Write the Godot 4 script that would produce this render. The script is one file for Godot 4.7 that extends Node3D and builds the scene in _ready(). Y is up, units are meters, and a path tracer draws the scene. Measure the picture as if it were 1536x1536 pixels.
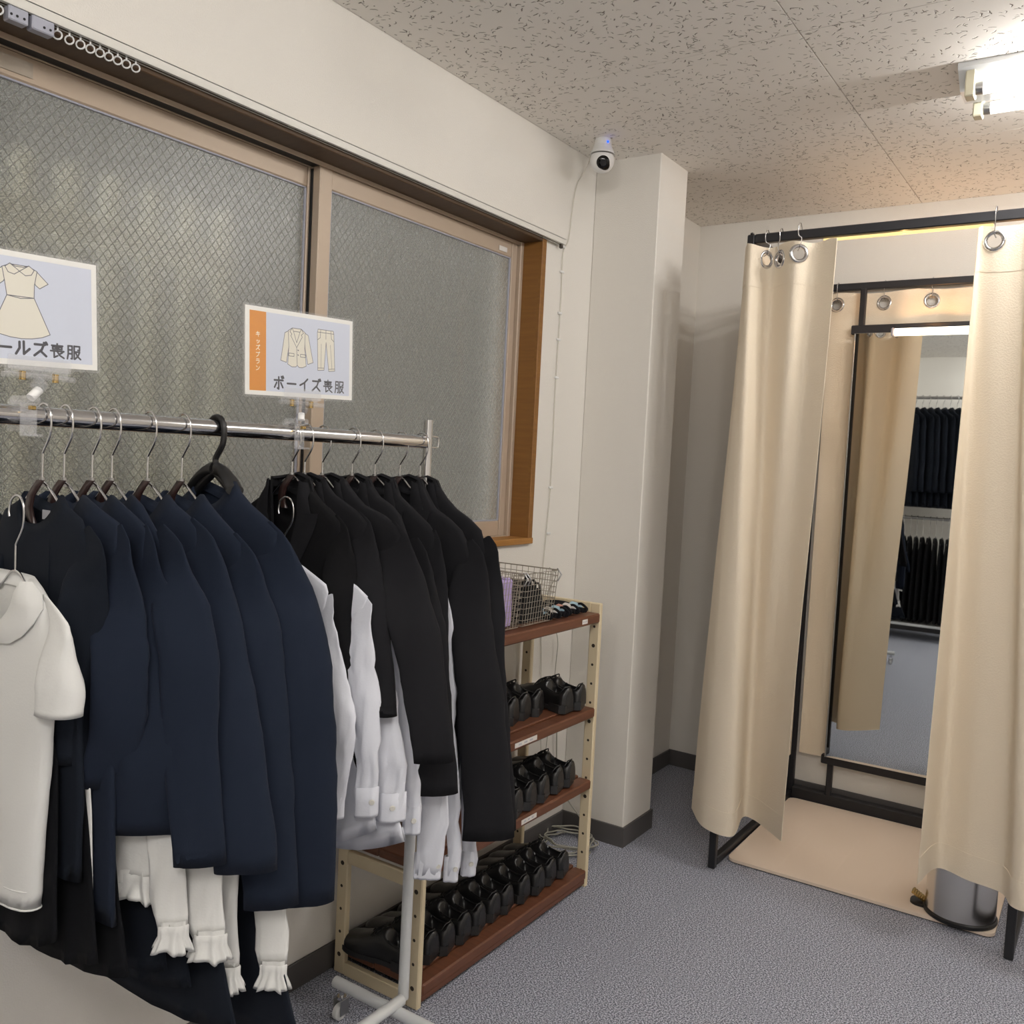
extends Node3D

var M := {}
var noise := FastNoiseLite.new()
var rng := RandomNumberGenerator.new()

# ---------------------------------------------------------------- scene start
func _ready():
	rng.seed = 7
	noise.seed = 11
	noise.frequency = 1.0
	camera_and_light()
	make_materials()
	room()
	window()
	lamp_fittings()
	fitting_room()
	shoe_shelf()
	garment_rack()
	garments()
	signs()
	wall_fixtures()
	far_rack()

func camera_and_light():
	var cam := Camera3D.new()
	cam.name = "camera"
	cam.fov = 58.742
	cam.near = 0.05
	cam.far = 60.0
	cam.transform = Transform3D(Basis(Vector3(0.82722, 0.04930, -0.55971), Vector3(-0.07397, 0.99703, -0.02150), Vector3(0.55698, 0.05919, 0.82841)).orthonormalized(), Vector3(1.6605, 1.3754, 3.8667))
	add_child(cam)
	cam.current = true
	var we := WorldEnvironment.new()
	we.name = "environment"
	var e := Environment.new()
	e.background_mode = Environment.BG_COLOR
	e.background_color = Color(0.78, 0.8, 0.84)
	e.background_energy_multiplier = 6.0
	e.tonemap_mode = Environment.TONE_MAPPER_LINEAR
	e.tonemap_exposure = 1.0
	e.sdfgi_enabled = true
	e.ssao_enabled = true
	e.ssil_enabled = true
	we.environment = e
	add_child(we)
	# lamps of the three twin tube fittings, each inside its length of tube
	for z in [1.15, 3.05, 4.6]:
		for tz in [-0.075, 0.075]:
			for k in 3:
				lamp("tube_light", Vector3(1.22 + 0.06 + 0.37 * (k + 0.5), H - 0.062, z + tz), Color(1.0, 0.985, 0.98), (0.112 if z < 2.0 else 0.1) if z < 4.0 else 0.19, 0.013)
	# warm tube over the mirror and the warm strip behind the front rail
	for k in 2:
		lamp("mirror_tube_light", Vector3(0.872 + 0.268 * (k + 0.5), 1.935, 0.098), Color(1.0, 0.7, 0.38), 0.03, 0.012)
	lamp("strip_light", Vector3(1.045, 2.116, 0.891), Color(1.0, 0.8, 0.5), 0.006, 0.01)

func lamp(called: String, at: Vector3, col: Color, energy: float, size: float):
	var o := OmniLight3D.new()
	o.name = called
	o.position = at
	o.light_color = col
	o.light_energy = energy
	o.light_size = size
	o.omni_range = 12.0
	o.omni_attenuation = 2.0
	o.shadow_enabled = true
	add_child(o, true)

# ---------------------------------------------------------------- naming helpers
var taken := {}
func numbered(called: String) -> String:
	if not taken.has(called):
		taken[called] = 0
		return called
	taken[called] += 1
	return "%s_%03d" % [called, taken[called]]

func thing(called: String, label: String, category: String, at := Vector3.ZERO, turn := 0.0, group := "") -> Node3D:
	var o := Node3D.new()
	o.name = numbered(called)
	o.position = at
	o.rotation.y = turn
	add_child(o)
	tag(o, label, category, group)
	return o

func tag(o: Node, label: String, category: String, group := ""):
	o.set_meta("label", label)
	o.set_meta("category", category)
	if group != "":
		o.set_meta("group", group)

func done(called: String, st: SurfaceTool, m: Material, parent: Node = null, pos := Vector3.ZERO) -> MeshInstance3D:
	st.generate_normals()
	return put(called, st.commit(), m, parent, pos)

func put(called: String, mesh: Mesh, m: Material, parent: Node = null, pos := Vector3.ZERO) -> MeshInstance3D:
	var o := MeshInstance3D.new()
	o.mesh = mesh
	o.material_override = m
	o.position = pos
	if parent == null:
		o.name = numbered(called)
		add_child(o)
	else:
		o.name = called
		parent.add_child(o, true)
	return o

func struct(called: String, st: SurfaceTool, m: Material, label: String) -> MeshInstance3D:
	var o := done(called, st, m)
	o.set_meta("kind", "structure")
	o.set_meta("label", label)
	o.set_meta("category", called.split("_")[0])
	return o

# ---------------------------------------------------------------- mesh helpers
func mb() -> SurfaceTool:
	var st := SurfaceTool.new()
	st.begin(Mesh.PRIMITIVE_TRIANGLES)
	return st

func tri(st: SurfaceTool, a: Vector3, b: Vector3, c: Vector3):
	st.add_vertex(a)
	st.add_vertex(c)
	st.add_vertex(b)

# a, b, c, d run counter-clockwise seen from outside
func quad(st: SurfaceTool, a: Vector3, b: Vector3, c: Vector3, d: Vector3):
	tri(st, a, b, c)
	tri(st, a, c, d)

func flat(st: SurfaceTool):
	st.set_smooth_group(-1)

func smooth(st: SurfaceTool, n := 1):
	st.set_smooth_group(n)

# box from lo to hi with chamfered edges
func box(st: SurfaceTool, lo: Vector3, hi: Vector3, r := 0.0, t := Transform3D.IDENTITY):
	flat(st)
	r = minf(r, 0.49 * minf(hi.x - lo.x, minf(hi.y - lo.y, hi.z - lo.z)))
	var c := (lo + hi) * 0.5
	var h := (hi - lo) * 0.5
	for ax in 3:
		for s in [-1.0, 1.0]:
			var u := Vector3.ZERO
			var v := Vector3.ZERO
			var n := Vector3.ZERO
			n[ax] = s
			u[(ax + 1) % 3] = 1.0
			v[(ax + 2) % 3] = s
			var b := (ax + 1) % 3
			var d := (ax + 2) % 3
			var o := c + n * h[ax]
			var uu := u * (h[b] - r)
			var vv := v * (h[d] - r)
			quad(st, t * (o - uu - vv), t * (o + uu - vv), t * (o + uu + vv), t * (o - uu + vv))
	if r <= 0.0:
		return
	for ax in 3:
		var b := (ax + 1) % 3
		var d := (ax + 2) % 3
		for sb in [-1.0, 1.0]:
			for sd in [-1.0, 1.0]:
				var p := Vector3.ZERO
				var q := Vector3.ZERO
				p[b] = sb * h[b]
				p[d] = sd * (h[d] - r)
				q[b] = sb * (h[b] - r)
				q[d] = sd * h[d]
				var l := Vector3.ZERO
				l[ax] = h[ax] - r
				if sb * sd > 0:
					quad(st, t * (c + p - l), t * (c + q - l), t * (c + q + l), t * (c + p + l))
				else:
					quad(st, t * (c + p + l), t * (c + q + l), t * (c + q - l), t * (c + p - l))
	for sx in [-1.0, 1.0]:
		for sy in [-1.0, 1.0]:
			for sz in [-1.0, 1.0]:
				var a := c + Vector3(sx * h.x, sy * (h.y - r), sz * (h.z - r))
				var b := c + Vector3(sx * (h.x - r), sy * h.y, sz * (h.z - r))
				var d := c + Vector3(sx * (h.x - r), sy * (h.y - r), sz * h.z)
				if sx * sy * sz > 0:
					tri(st, t * a, t * b, t * d)
				else:
					tri(st, t * a, t * d, t * b)

func bx(called: String, lo: Vector3, hi: Vector3, m: Material, parent: Node = null, r := 0.002) -> MeshInstance3D:
	var st := mb()
	box(st, lo, hi, r)
	return done(called, st, m, parent)

# closed rings of the same length joined into a skin
func loft(st: SurfaceTool, rings: Array, cap_a := false, cap_b := false, close := true, group := 1):
	smooth(st, group)
	for i in rings.size() - 1:
		var a: PackedVector3Array = rings[i]
		var b: PackedVector3Array = rings[i + 1]
		var n := a.size()
		for k in (n if close else n - 1):
			var l := (k + 1) % n
			quad(st, a[k], a[l], b[l], b[k])
	flat(st)
	for e in 2:
		if [cap_a, cap_b][e]:
			var r: PackedVector3Array = rings[0] if e == 0 else rings[-1]
			var c := Vector3.ZERO
			for p in r:
				c += p
			c /= r.size()
			for k in r.size():
				var l := (k + 1) % r.size()
				if e == 0:
					tri(st, c, r[l], r[k])
				else:
					tri(st, c, r[k], r[l])

func tube(st: SurfaceTool, pts: Array, radius: float, n := 8, closed := false, caps := true, taper := 1.0):
	var rings := []
	var prev := Vector3.ZERO
	var m := pts.size()
	for i in m:
		var d: Vector3
		if closed:
			d = pts[(i + 1) % m] - pts[(i - 1 + m) % m]
		else:
			d = pts[mini(i + 1, m - 1)] - pts[maxi(i - 1, 0)]
		d = d.normalized()
		var side := prev
		if prev == Vector3.ZERO:
			side = d.cross(Vector3.UP if absf(d.y) < 0.9 else Vector3.RIGHT)
		side = (side - d * side.dot(d)).normalized()
		prev = side
		var up := d.cross(side)
		var ring := PackedVector3Array()
		var r := radius * lerpf(1.0, taper, float(i) / maxf(1, m - 1))
		for k in n:
			var a := TAU * k / n
			ring.append(pts[i] + (side * cos(a) + up * sin(a)) * r)
		rings.append(ring)
	if closed:
		rings.append(rings[0])
	loft(st, rings, caps and not closed, caps and not closed)

func curve(pts: Array, per := 6, closed := false) -> Array:
	var out := []
	var n := pts.size()
	for i in (n if closed else n - 1):
		var a: Vector3 = pts[(i - 1 + n) % n] if closed else pts[maxi(i - 1, 0)]
		var b: Vector3 = pts[i]
		var c: Vector3 = pts[(i + 1) % n]
		var d: Vector3 = pts[(i + 2) % n] if closed else pts[mini(i + 2, n - 1)]
		for k in per:
			out.append(b.cubic_interpolate(c, a, d, float(k) / per))
	if not closed:
		out.append(pts[-1])
	return out

func lathe(st: SurfaceTool, prof: Array, c: Vector3, n := 32, basis := Basis.IDENTITY):
	var rings := []
	for p in prof:
		var ring := PackedVector3Array()
		for k in n:
			var a := -TAU * k / n
			ring.append(c + basis * Vector3(p.x * cos(a), p.y, p.x * sin(a)))
		rings.append(ring)
	# each band has its own smoothing so that edges of the profile stay crisp
	for i in rings.size() - 1:
		loft(st, [rings[i], rings[i + 1]], false, false, true, 10 + i)

# flat polygon in 2D pushed out along an axis; f maps (p, h) to a point
func prism(st: SurfaceTool, poly: PackedVector2Array, h0: float, h1: float, f: Callable):
	flat(st)
	var idx := Geometry2D.triangulate_polygon(poly)
	for i in range(0, idx.size(), 3):
		tri(st, f.call(poly[idx[i]], h1), f.call(poly[idx[i + 1]], h1), f.call(poly[idx[i + 2]], h1))
		tri(st, f.call(poly[idx[i]], h0), f.call(poly[idx[i + 2]], h0), f.call(poly[idx[i + 1]], h0))
	var n := poly.size()
	for i in n:
		var j := (i + 1) % n
		quad(st, f.call(poly[i], h0), f.call(poly[j], h0), f.call(poly[j], h1), f.call(poly[i], h1))

# value at y of a list of points (y falling, value)
func along(list: Array, y: float) -> float:
	if y >= list[0].x:
		return list[0].y
	for i in list.size() - 1:
		var a: Vector2 = list[i]
		var b: Vector2 = list[i + 1]
		if y >= b.x:
			return lerpf(b.y, a.y, (y - b.x) / maxf(a.x - b.x, 1e-5))
	return list[-1].y

# ---------------------------------------------------------------- materials
func c8(r: float, g: float, b: float, a := 1.0) -> Color:
	return Color(r / 255.0, g / 255.0, b / 255.0, a)

func mat(called: String, col: Color, rough := 0.6, metal := 0.0) -> StandardMaterial3D:
	var m := StandardMaterial3D.new()
	m.resource_name = called
	m.albedo_color = col
	m.roughness = rough
	m.metallic = metal
	M[called] = m
	return m

func noise_tex(freq: float, size: int, normal := false, strength := 4.0, ramp: Gradient = null, sd := 1, oct := 2) -> NoiseTexture2D:
	var f := FastNoiseLite.new()
	f.noise_type = FastNoiseLite.TYPE_SIMPLEX
	f.seed = sd
	f.frequency = freq
	f.fractal_octaves = oct
	var t := NoiseTexture2D.new()
	t.width = size
	t.height = size
	t.seamless = true
	t.noise = f
	if normal:
		t.as_normal_map = true
		t.bump_strength = strength
	if ramp:
		t.color_ramp = ramp
	return t

func ramp(a: Color, b: Color, lo := 0.2, hi := 0.8) -> Gradient:
	var g := Gradient.new()
	g.offsets = PackedFloat32Array([lo, hi])
	g.colors = PackedColorArray([a, b])
	return g

func tri_map(m: StandardMaterial3D, scale: float):
	m.uv1_triplanar = true
	m.uv1_world_triplanar = false
	m.uv1_scale = Vector3.ONE * scale

func cloth(called: String, col: Color, sheen: float, weave: NoiseTexture2D, scale := 9.0, depth := 0.35) -> StandardMaterial3D:
	var m := mat(called, col, 0.88)
	m.normal_enabled = true
	m.normal_texture = weave
	m.normal_scale = depth
	m.metallic_specular = 0.28
	tri_map(m, scale)
	if sheen > 0.0:
		m.rim_enabled = true
		m.rim = sheen
		m.rim_tint = 0.6
	return m

func glow(called: String, col: Color, energy: float) -> StandardMaterial3D:
	var m := mat(called, col, 0.4)
	m.emission_enabled = true
	m.emission = col
	m.emission_energy_multiplier = energy
	return m

func clear(called: String, col: Color, alpha: float, rough := 0.05) -> StandardMaterial3D:
	var m := mat(called, Color(col.r, col.g, col.b, alpha), rough)
	m.transparency = BaseMaterial3D.TRANSPARENCY_ALPHA
	return m

func make_materials():
	var fine := noise_tex(0.09, 512, true, 3.0, null, 3, 3)
	var weave := noise_tex(0.25, 512, true, 5.0, null, 5, 2)
	var plaster := mat("wall_paint", c8(229, 225, 217), 0.85)
	plaster.normal_enabled = true
	plaster.normal_texture = noise_tex(0.12, 512, true, 3.0, null, 9, 3)
	plaster.normal_scale = 0.25
	plaster.uv1_triplanar = true
	plaster.uv1_world_triplanar = true
	plaster.uv1_scale = Vector3.ONE * 3.0
	mat("skirting", c8(84, 81, 80), 0.55)
	mat("ceiling_core", c8(120, 112, 100), 0.9)
	ceiling_board_material()
	var carpet := mat("carpet", Color.WHITE, 0.97)
	carpet.albedo_texture = noise_tex(0.16, 1024, false, 1.0, ramp(c8(88, 91, 101), c8(216, 219, 232), 0.2, 0.82), 21, 3)
	carpet.heightmap_enabled = true
	carpet.heightmap_texture = noise_tex(0.16, 1024, false, 1.0, null, 21, 3)
	carpet.heightmap_scale = 0.2
	carpet.uv1_triplanar = true
	carpet.uv1_world_triplanar = true
	carpet.uv1_scale = Vector3.ONE * 0.95
	var oak := mat("oak", Color.WHITE, 0.5)
	oak.albedo_texture = grain(c8(122, 82, 36), c8(152, 106, 50))
	var dark := mat("shaded_oak", Color.WHITE, 0.55)  # darker copy of the oak, shade of the window head put into its colour
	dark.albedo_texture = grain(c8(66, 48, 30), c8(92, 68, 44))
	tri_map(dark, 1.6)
	tri_map(oak, 1.6)
	var oakh := mat("oak_along", Color.WHITE, 0.5)
	oakh.albedo_texture = grain(c8(150, 102, 46), c8(184, 132, 66))
	oakh.uv1_offset = Vector3(0.3, 0.1, 0.2)
	tri_map(oakh, 1.6)
	var walnut := mat("walnut", Color.WHITE, 0.42)
	walnut.albedo_texture = grain(c8(88, 54, 38), c8(126, 80, 56))
	tri_map(walnut, 1.8)
	mat("bronze_frame", c8(186, 168, 148), 0.42, 0.12)
	mat("bronze_dark", c8(64, 58, 50), 0.5, 0.2)
	mat("gasket", c8(24, 24, 24), 0.7)
	var pane := mat("frosted_glass", c8(255, 255, 255, 0.24), 0.2)
	pane.albedo_texture = noise_tex(0.13, 1024, false, 1.0, ramp(c8(150, 150, 144), c8(240, 240, 232), 0.25, 0.75), 17, 2)
	pane.refraction_enabled = true
	pane.refraction_scale = 0.05
	pane.normal_enabled = true
	pane.normal_texture = noise_tex(0.11, 1024, true, 9.0, null, 17, 2)
	pane.normal_scale = 0.07
	pane.uv1_triplanar = true
	pane.uv1_scale = Vector3.ONE * 1.6
	mat("mesh_wire", c8(150, 149, 142), 0.5, 0.0)
	mat("rail_white", c8(222, 220, 212), 0.4)
	mat("white_plastic", c8(232, 232, 230), 0.35)
	mat("grey_plastic", c8(170, 172, 184), 0.45)
	mat("white_enamel", c8(214, 216, 216), 0.3)
	mat("socket", c8(206, 200, 176), 0.5)
	glow("tube_glow", Color(1.0, 0.985, 0.95), 4.5)
	glow("warm_tube_glow", Color(1.0, 0.95, 0.86), 3.2)
	glow("warm_strip_glow", Color(1.0, 0.88, 0.6), 0.9)
	glow("blue_glow", Color(0.08, 0.35, 1.0), 1.6)
	mat("black_steel", c8(30, 30, 34), 0.45)
	mat("chrome", c8(212, 212, 214), 0.13, 1.0)
	mat("chrome_dull", c8(180, 180, 180), 0.3, 1.0)
	mat("steel", c8(214, 212, 210), 0.24, 1.0)
	mat("mirror_silver", c8(228, 232, 232), 0.015, 1.0)
	mat("black_plastic", c8(22, 22, 23), 0.4)
	mat("brown_plastic", c8(46, 30, 28), 0.3)
	mat("lens_black", c8(8, 8, 10), 0.12)
	mat("cream_post", c8(226, 210, 176), 0.5)
	mat("peg_hole", c8(58, 48, 36), 0.8)
	mat("tag_paper", c8(226, 222, 216), 0.7)
	mat("cable_white", c8(214, 210, 198), 0.5)
	mat("cable_grey", c8(170, 168, 156), 0.55)
	mat("basket_wire", c8(172, 163, 148), 0.4, 0.35)
	var cur := cloth("curtain_cloth", c8(238, 225, 203), 0.12, fine, 3.0, 0.3)
	cur.roughness = 0.7
	cur.backlight_enabled = true
	cur.backlight = c8(110, 92, 66)
	cloth("mat_cloth", c8(240, 222, 203), 0.15, weave, 6.0, 0.5)
	mat("mat_under", c8(60, 50, 46), 0.9)
	cloth("navy_cloth", c8(28, 35, 49), 0.2, weave)
	cloth("navy_dark_cloth", c8(23, 28, 37), 0.1, weave)
	cloth("ink_cloth", c8(15, 16, 20), 0.08, weave)
	cloth("black_cloth", c8(28, 28, 31), 0.1, weave)
	cloth("black_deep_cloth", c8(18, 18, 20), 0.08, weave)
	cloth("lining_cloth", c8(28, 28, 52), 0.1, weave)
	var w := cloth("white_cloth", c8(224, 224, 221), 0.1, fine, 4.0, 0.1)
	w.backlight_enabled = true
	w.backlight = c8(60, 60, 58)
	var w2 := cloth("shirt_cloth", c8(222, 224, 232), 0.1, fine, 4.0, 0.1)
	w2.backlight_enabled = true
	w2.backlight = c8(60, 60, 64)
	mat("button", c8(206, 204, 196), 0.3)
	mat("black_button", c8(18, 18, 20), 0.3)
	mat("label_print", c8(190, 190, 196), 0.8)
	var shoe := mat("shoe_leather", c8(25, 25, 26), 0.34)
	shoe.clearcoat_enabled = true
	shoe.clearcoat = 0.3
	shoe.clearcoat_roughness = 0.2
	shoe.normal_enabled = true
	shoe.normal_texture = fine
	shoe.normal_scale = 0.25
	tri_map(shoe, 7.0)
	mat("shoe_sole", c8(38, 38, 39), 0.45)
	mat("shoe_lace", c8(12, 12, 13), 0.9)
	mat("shoe_lining", c8(9, 9, 10), 0.95)
	clear("clear_plastic", c8(238, 240, 244), 0.14)
	clear("film", c8(240, 242, 246), 0.05)
	mat("sticker", c8(168, 156, 140), 0.5)
	mat("brass", c8(196, 168, 110), 0.25, 1.0)
	mat("lilac", c8(196, 176, 222), 0.6)
	mat("black_pack", c8(19, 19, 20), 0.7)
	mat("pale_blue", c8(176, 206, 220), 0.5)
	mat("salmon", c8(220, 160, 140), 0.5)
	mat("outer_wall", c8(62, 60, 54), 0.9)
	mat("outer_rail", c8(240, 234, 208), 0.7)

func grain(a: Color, b: Color) -> ImageTexture:
	var im := Image.create(256, 256, false, Image.FORMAT_RGB8)
	var f := FastNoiseLite.new()
	f.seed = 33
	f.frequency = 0.02
	for y in 256:
		for x in 256:
			var v := f.get_noise_2d(x * 0.5, y * 9.0) * 0.5 + 0.5
			v = v * 0.7 + 0.3 * (f.get_noise_2d(x * 0.3 + 500.0, y * 30.0) * 0.5 + 0.5)
			im.set_pixel(x, y, a.lerp(b, clampf(v, 0.0, 1.0)))
	return ImageTexture.create_from_image(im)

func ceiling_board_material():
	var n := 1024
	var alb := Image.create(n, n, false, Image.FORMAT_RGB8)
	var hgt := Image.create(n, n, false, Image.FORMAT_L8)
	alb.fill(c8(243, 239, 232))
	hgt.fill(Color.WHITE)
	var core_shade := c8(128, 120, 110)  # grey of the board core, with the shade inside the fissures painted in
	for i in 1750:
		var p := Vector2(rng.randf() * n, rng.randf() * n)
		var a := rng.randf_range(-0.9, 0.9) + (PI / 2 if rng.randf() < 0.3 else 0.0)
		var len := rng.randi_range(3, 17)
		var wide := rng.randf_range(0.7, 1.7)
		for k in len:
			a += rng.randf_range(-0.42, 0.42)
			p += Vector2(cos(a), sin(a)) * 1.3
			var w := wide * (0.55 + 0.45 * sin(PI * (k + 0.5) / len))
			var rr := int(ceil(w)) + 1
			for dy in range(-rr, rr + 1):
				for dx in range(-rr, rr + 1):
					var q := Vector2(floor(p.x) + dx, floor(p.y) + dy)
					var s := clampf(w + 0.5 - q.distance_to(p), 0.0, 1.0)
					if s > 0.0:
						var ix := posmod(int(q.x), n)
						var iy := posmod(int(q.y), n)
						alb.set_pixel(ix, iy, alb.get_pixel(ix, iy).lerp(core_shade, s * 0.8))
						hgt.set_pixel(ix, iy, Color.WHITE * (minf(hgt.get_pixel(ix, iy).r, 1.0 - s)))
	var m := mat("ceiling_board", Color.WHITE, 0.92)
	m.albedo_texture = ImageTexture.create_from_image(alb)
	m.heightmap_enabled = true
	m.heightmap_texture = ImageTexture.create_from_image(hgt)
	m.heightmap_scale = 0.2
	m.uv1_triplanar = true
	m.uv1_world_triplanar = true
	m.uv1_scale = Vector3.ONE * 1.07

# ---------------------------------------------------------------- room
const H := 2.447
const W := 3.62
const L := 5.15
const WY0 := 1.105
const WY1 := 2.098
const WZ0 := 1.305
const WZ1 := 3.105

func room():
	var st := mb()
	box(st, Vector3(-0.2, -0.12, -0.2), Vector3(W + 0.2, 0.0, L + 0.2))
	struct("floor", st, M.carpet, "speckled blue grey carpet floor")
	st = mb()
	box(st, Vector3(-0.2, H + 0.012, -0.2), Vector3(W + 0.2, H + 0.15, L + 0.2))
	var ceil := struct("ceiling", st, M.ceiling_core, "ceiling of fissured off-white boards with thin joints")
	# boards in a 0.91 m grid, joints where the photograph shows them
	var xs := [0.0, 0.9166, 1.8266, 2.7366, W]
	var zs := [0.0, 0.696, 1.606, 2.516, 3.426, 4.336, L]
	for i in xs.size() - 1:
		for j in zs.size() - 1:
			st = mb()
			box(st, Vector3(xs[i] + 0.0012, H, zs[j] + 0.0008), Vector3(xs[i + 1] - 0.0012, H + 0.0125, zs[j + 1] - 0.0008), 0.0007)
			done("ceiling_panel", st, M.ceiling_board, ceil)
	# window wall with its opening
	st = mb()
	box(st, Vector3(-0.2, 0.0, -0.2), Vector3(0.0, H + 0.012, WZ0))
	box(st, Vector3(-0.2, 0.0, WZ1), Vector3(0.0, H + 0.012, L + 0.2))
	box(st, Vector3(-0.2, 0.0, WZ0), Vector3(0.0, WY0, WZ1))
	box(st, Vector3(-0.2, WY1, WZ0), Vector3(0.0, H + 0.012, WZ1))
	struct("wall_left", st, M.wall_paint, "off-white painted wall with the wide window")
	st = mb()
	box(st, Vector3(0.0, 0.0, -0.2), Vector3(W, H + 0.012, 0.0))
	struct("wall_back", st, M.wall_paint, "off-white wall behind the fitting cubicle")
	st = mb()
	box(st, Vector3(W, 0.0, -0.2), Vector3(W + 0.2, H + 0.012, L + 0.2))
	struct("wall_right", st, M.wall_paint, "off-white wall at the far side of the room")
	st = mb()
	box(st, Vector3(0.0, 0.0, L), Vector3(W, H + 0.012, L + 0.2))
	struct("wall_front", st, M.wall_paint, "off-white wall seen in the mirror behind the suit racks")
	st = mb()
	box(st, Vector3(0.0, 0.0, 0.735), Vector3(0.2535, H + 0.006, 0.961), 0.003)
	struct("wall_pillar", st, M.wall_paint, "square off-white pillar boxed out in the corner")
	# skirting
	var b := 0.072
	st = mb()
	box(st, Vector3(0.0, 0.0, 0.968), Vector3(0.008, b, L), 0.002)
	box(st, Vector3(0.0, 0.0, 0.008), Vector3(0.008, b, 0.728), 0.002)
	struct("baseboard_left", st, M.skirting, "dark grey vinyl skirting under the window wall")
	st = mb()
	box(st, Vector3(0.0, 0.0, 0.0), Vector3(W, b, 0.008), 0.002)
	struct("baseboard_back", st, M.skirting, "dark grey vinyl skirting along the back wall")
	st = mb()
	var poly := PackedVector2Array([Vector2(0.0, 0.728), Vector2(0.2615, 0.728), Vector2(0.2615, 0.969), Vector2(0.0, 0.969), Vector2(0.0, 0.961), Vector2(0.2535, 0.961), Vector2(0.2535, 0.735), Vector2(0.0, 0.735)])
	prism(st, poly, 0.0, b, func(p, h): return Vector3(p.x, h, p.y))
	struct("baseboard_pillar", st, M.skirting, "dark grey vinyl skirting wrapped round the pillar")
	st = mb()
	box(st, Vector3(0.0, 0.0, L - 0.008), Vector3(W, b, L), 0.002)
	struct("baseboard_front", st, M.skirting, "dark grey vinyl skirting under the suit racks' wall")
	st = mb()
	box(st, Vector3(W - 0.008, 0.0, 0.0), Vector3(W, b, L), 0.002)
	struct("baseboard_right", st, M.skirting, "dark grey vinyl skirting on the far wall")

func sash(called: String, z0: float, z1: float, x: float, w_far: float, w_near: float, root: Node3D, frame: Material):
	# z0 is the end by the pillar; the stiles stand at both ends
	var y0 := 1.112
	var y1 := 2.086
	var hx := 0.013
	var s := Node3D.new()
	s.name = called
	root.add_child(s, true)
	bx("stile", Vector3(x - hx, y0, z0), Vector3(x + hx, y1, z0 + w_far), frame, s, 0.002)
	bx("stile", Vector3(x - hx, y0, z1 - w_near), Vector3(x + hx, y1, z1), frame, s, 0.002)
	bx("top_rail", Vector3(x - hx, 2.035, z0 + w_far), Vector3(x + hx - 0.002, y1, z1 - w_near), frame, s, 0.003)
	bx("bottom_rail", Vector3(x - hx, y0, z0 + w_far), Vector3(x + hx - 0.002, 1.163, z1 - w_near), frame, s, 0.003)
	var g := bx("glass_pane", Vector3(x - 0.003, 1.16, z0 + w_far - 0.004), Vector3(x + 0.003, 2.038, z1 - w_near + 0.004), M.frosted_glass, s, 0.0)
	# pale bead round the glass
	var st := mb()
	var zz0 := z0 + w_far
	var zz1 := z1 - w_near
	box(st, Vector3(x + 0.002, 1.163, zz0), Vector3(x + 0.0085, 2.035, zz0 + 0.005), 0.001)
	box(st, Vector3(x + 0.002, 1.163, zz1 - 0.005), Vector3(x + 0.0085, 2.035, zz1), 0.001)
	box(st, Vector3(x + 0.002, 1.163, zz0), Vector3(x + 0.0085, 1.167, zz1), 0.001)
	box(st, Vector3(x + 0.002, 2.031, zz0), Vector3(x + 0.0085, 2.035, zz1), 0.001)
	done("glazing_bead", st, M.grey_plastic, s)
	# wire cast in the glass, crossing in lozenges
	st = mb()
	var hgt := 0.87
	var pitch := 0.0205
	for dir in [1.0, -1.0]:
		var k := -hgt
		while k < (zz1 - zz0):
			var a := Vector2(zz0 + k, 1.165)
			var d := Vector2(0.8, 1.0).normalized()
			var p0 := Vector2(k, 0.0)
			var p1 := Vector2(k + hgt * 0.8, hgt)
			# clip to the pane
			var t0 := clampf((0.0 - p0.x) / (p1.x - p0.x), 0.0, 1.0)
			var t1 := clampf(((zz1 - zz0) - p0.x) / (p1.x - p0.x), 0.0, 1.0)
			if t1 > t0:
				var q0 := p0.lerp(p1, t0)
				var q1 := p0.lerp(p1, t1)
				if dir < 0:
					q0.x = (zz1 - zz0) - q0.x
					q1.x = (zz1 - zz0) - q1.x
				flat(st)
				var v0 := Vector3(x + 0.0034, 1.165 + q0.y, zz0 + q0.x)
				var v1 := Vector3(x + 0.0034, 1.165 + q1.y, zz0 + q1.x)
				var off := (v1 - v0).cross(Vector3.RIGHT).normalized() * 0.0006
				var up := Vector3(0.0007, 0, 0)
				quad(st, v0 - off, v0 + up, v1 + up, v1 - off)
				quad(st, v0 + up, v0 + off, v1 + off, v1 + up)
			k += pitch
	var wm := done("wire_mesh", st, M.mesh_wire, s)
	wm.set_meta("kind", "stuff")
	return s

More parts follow.
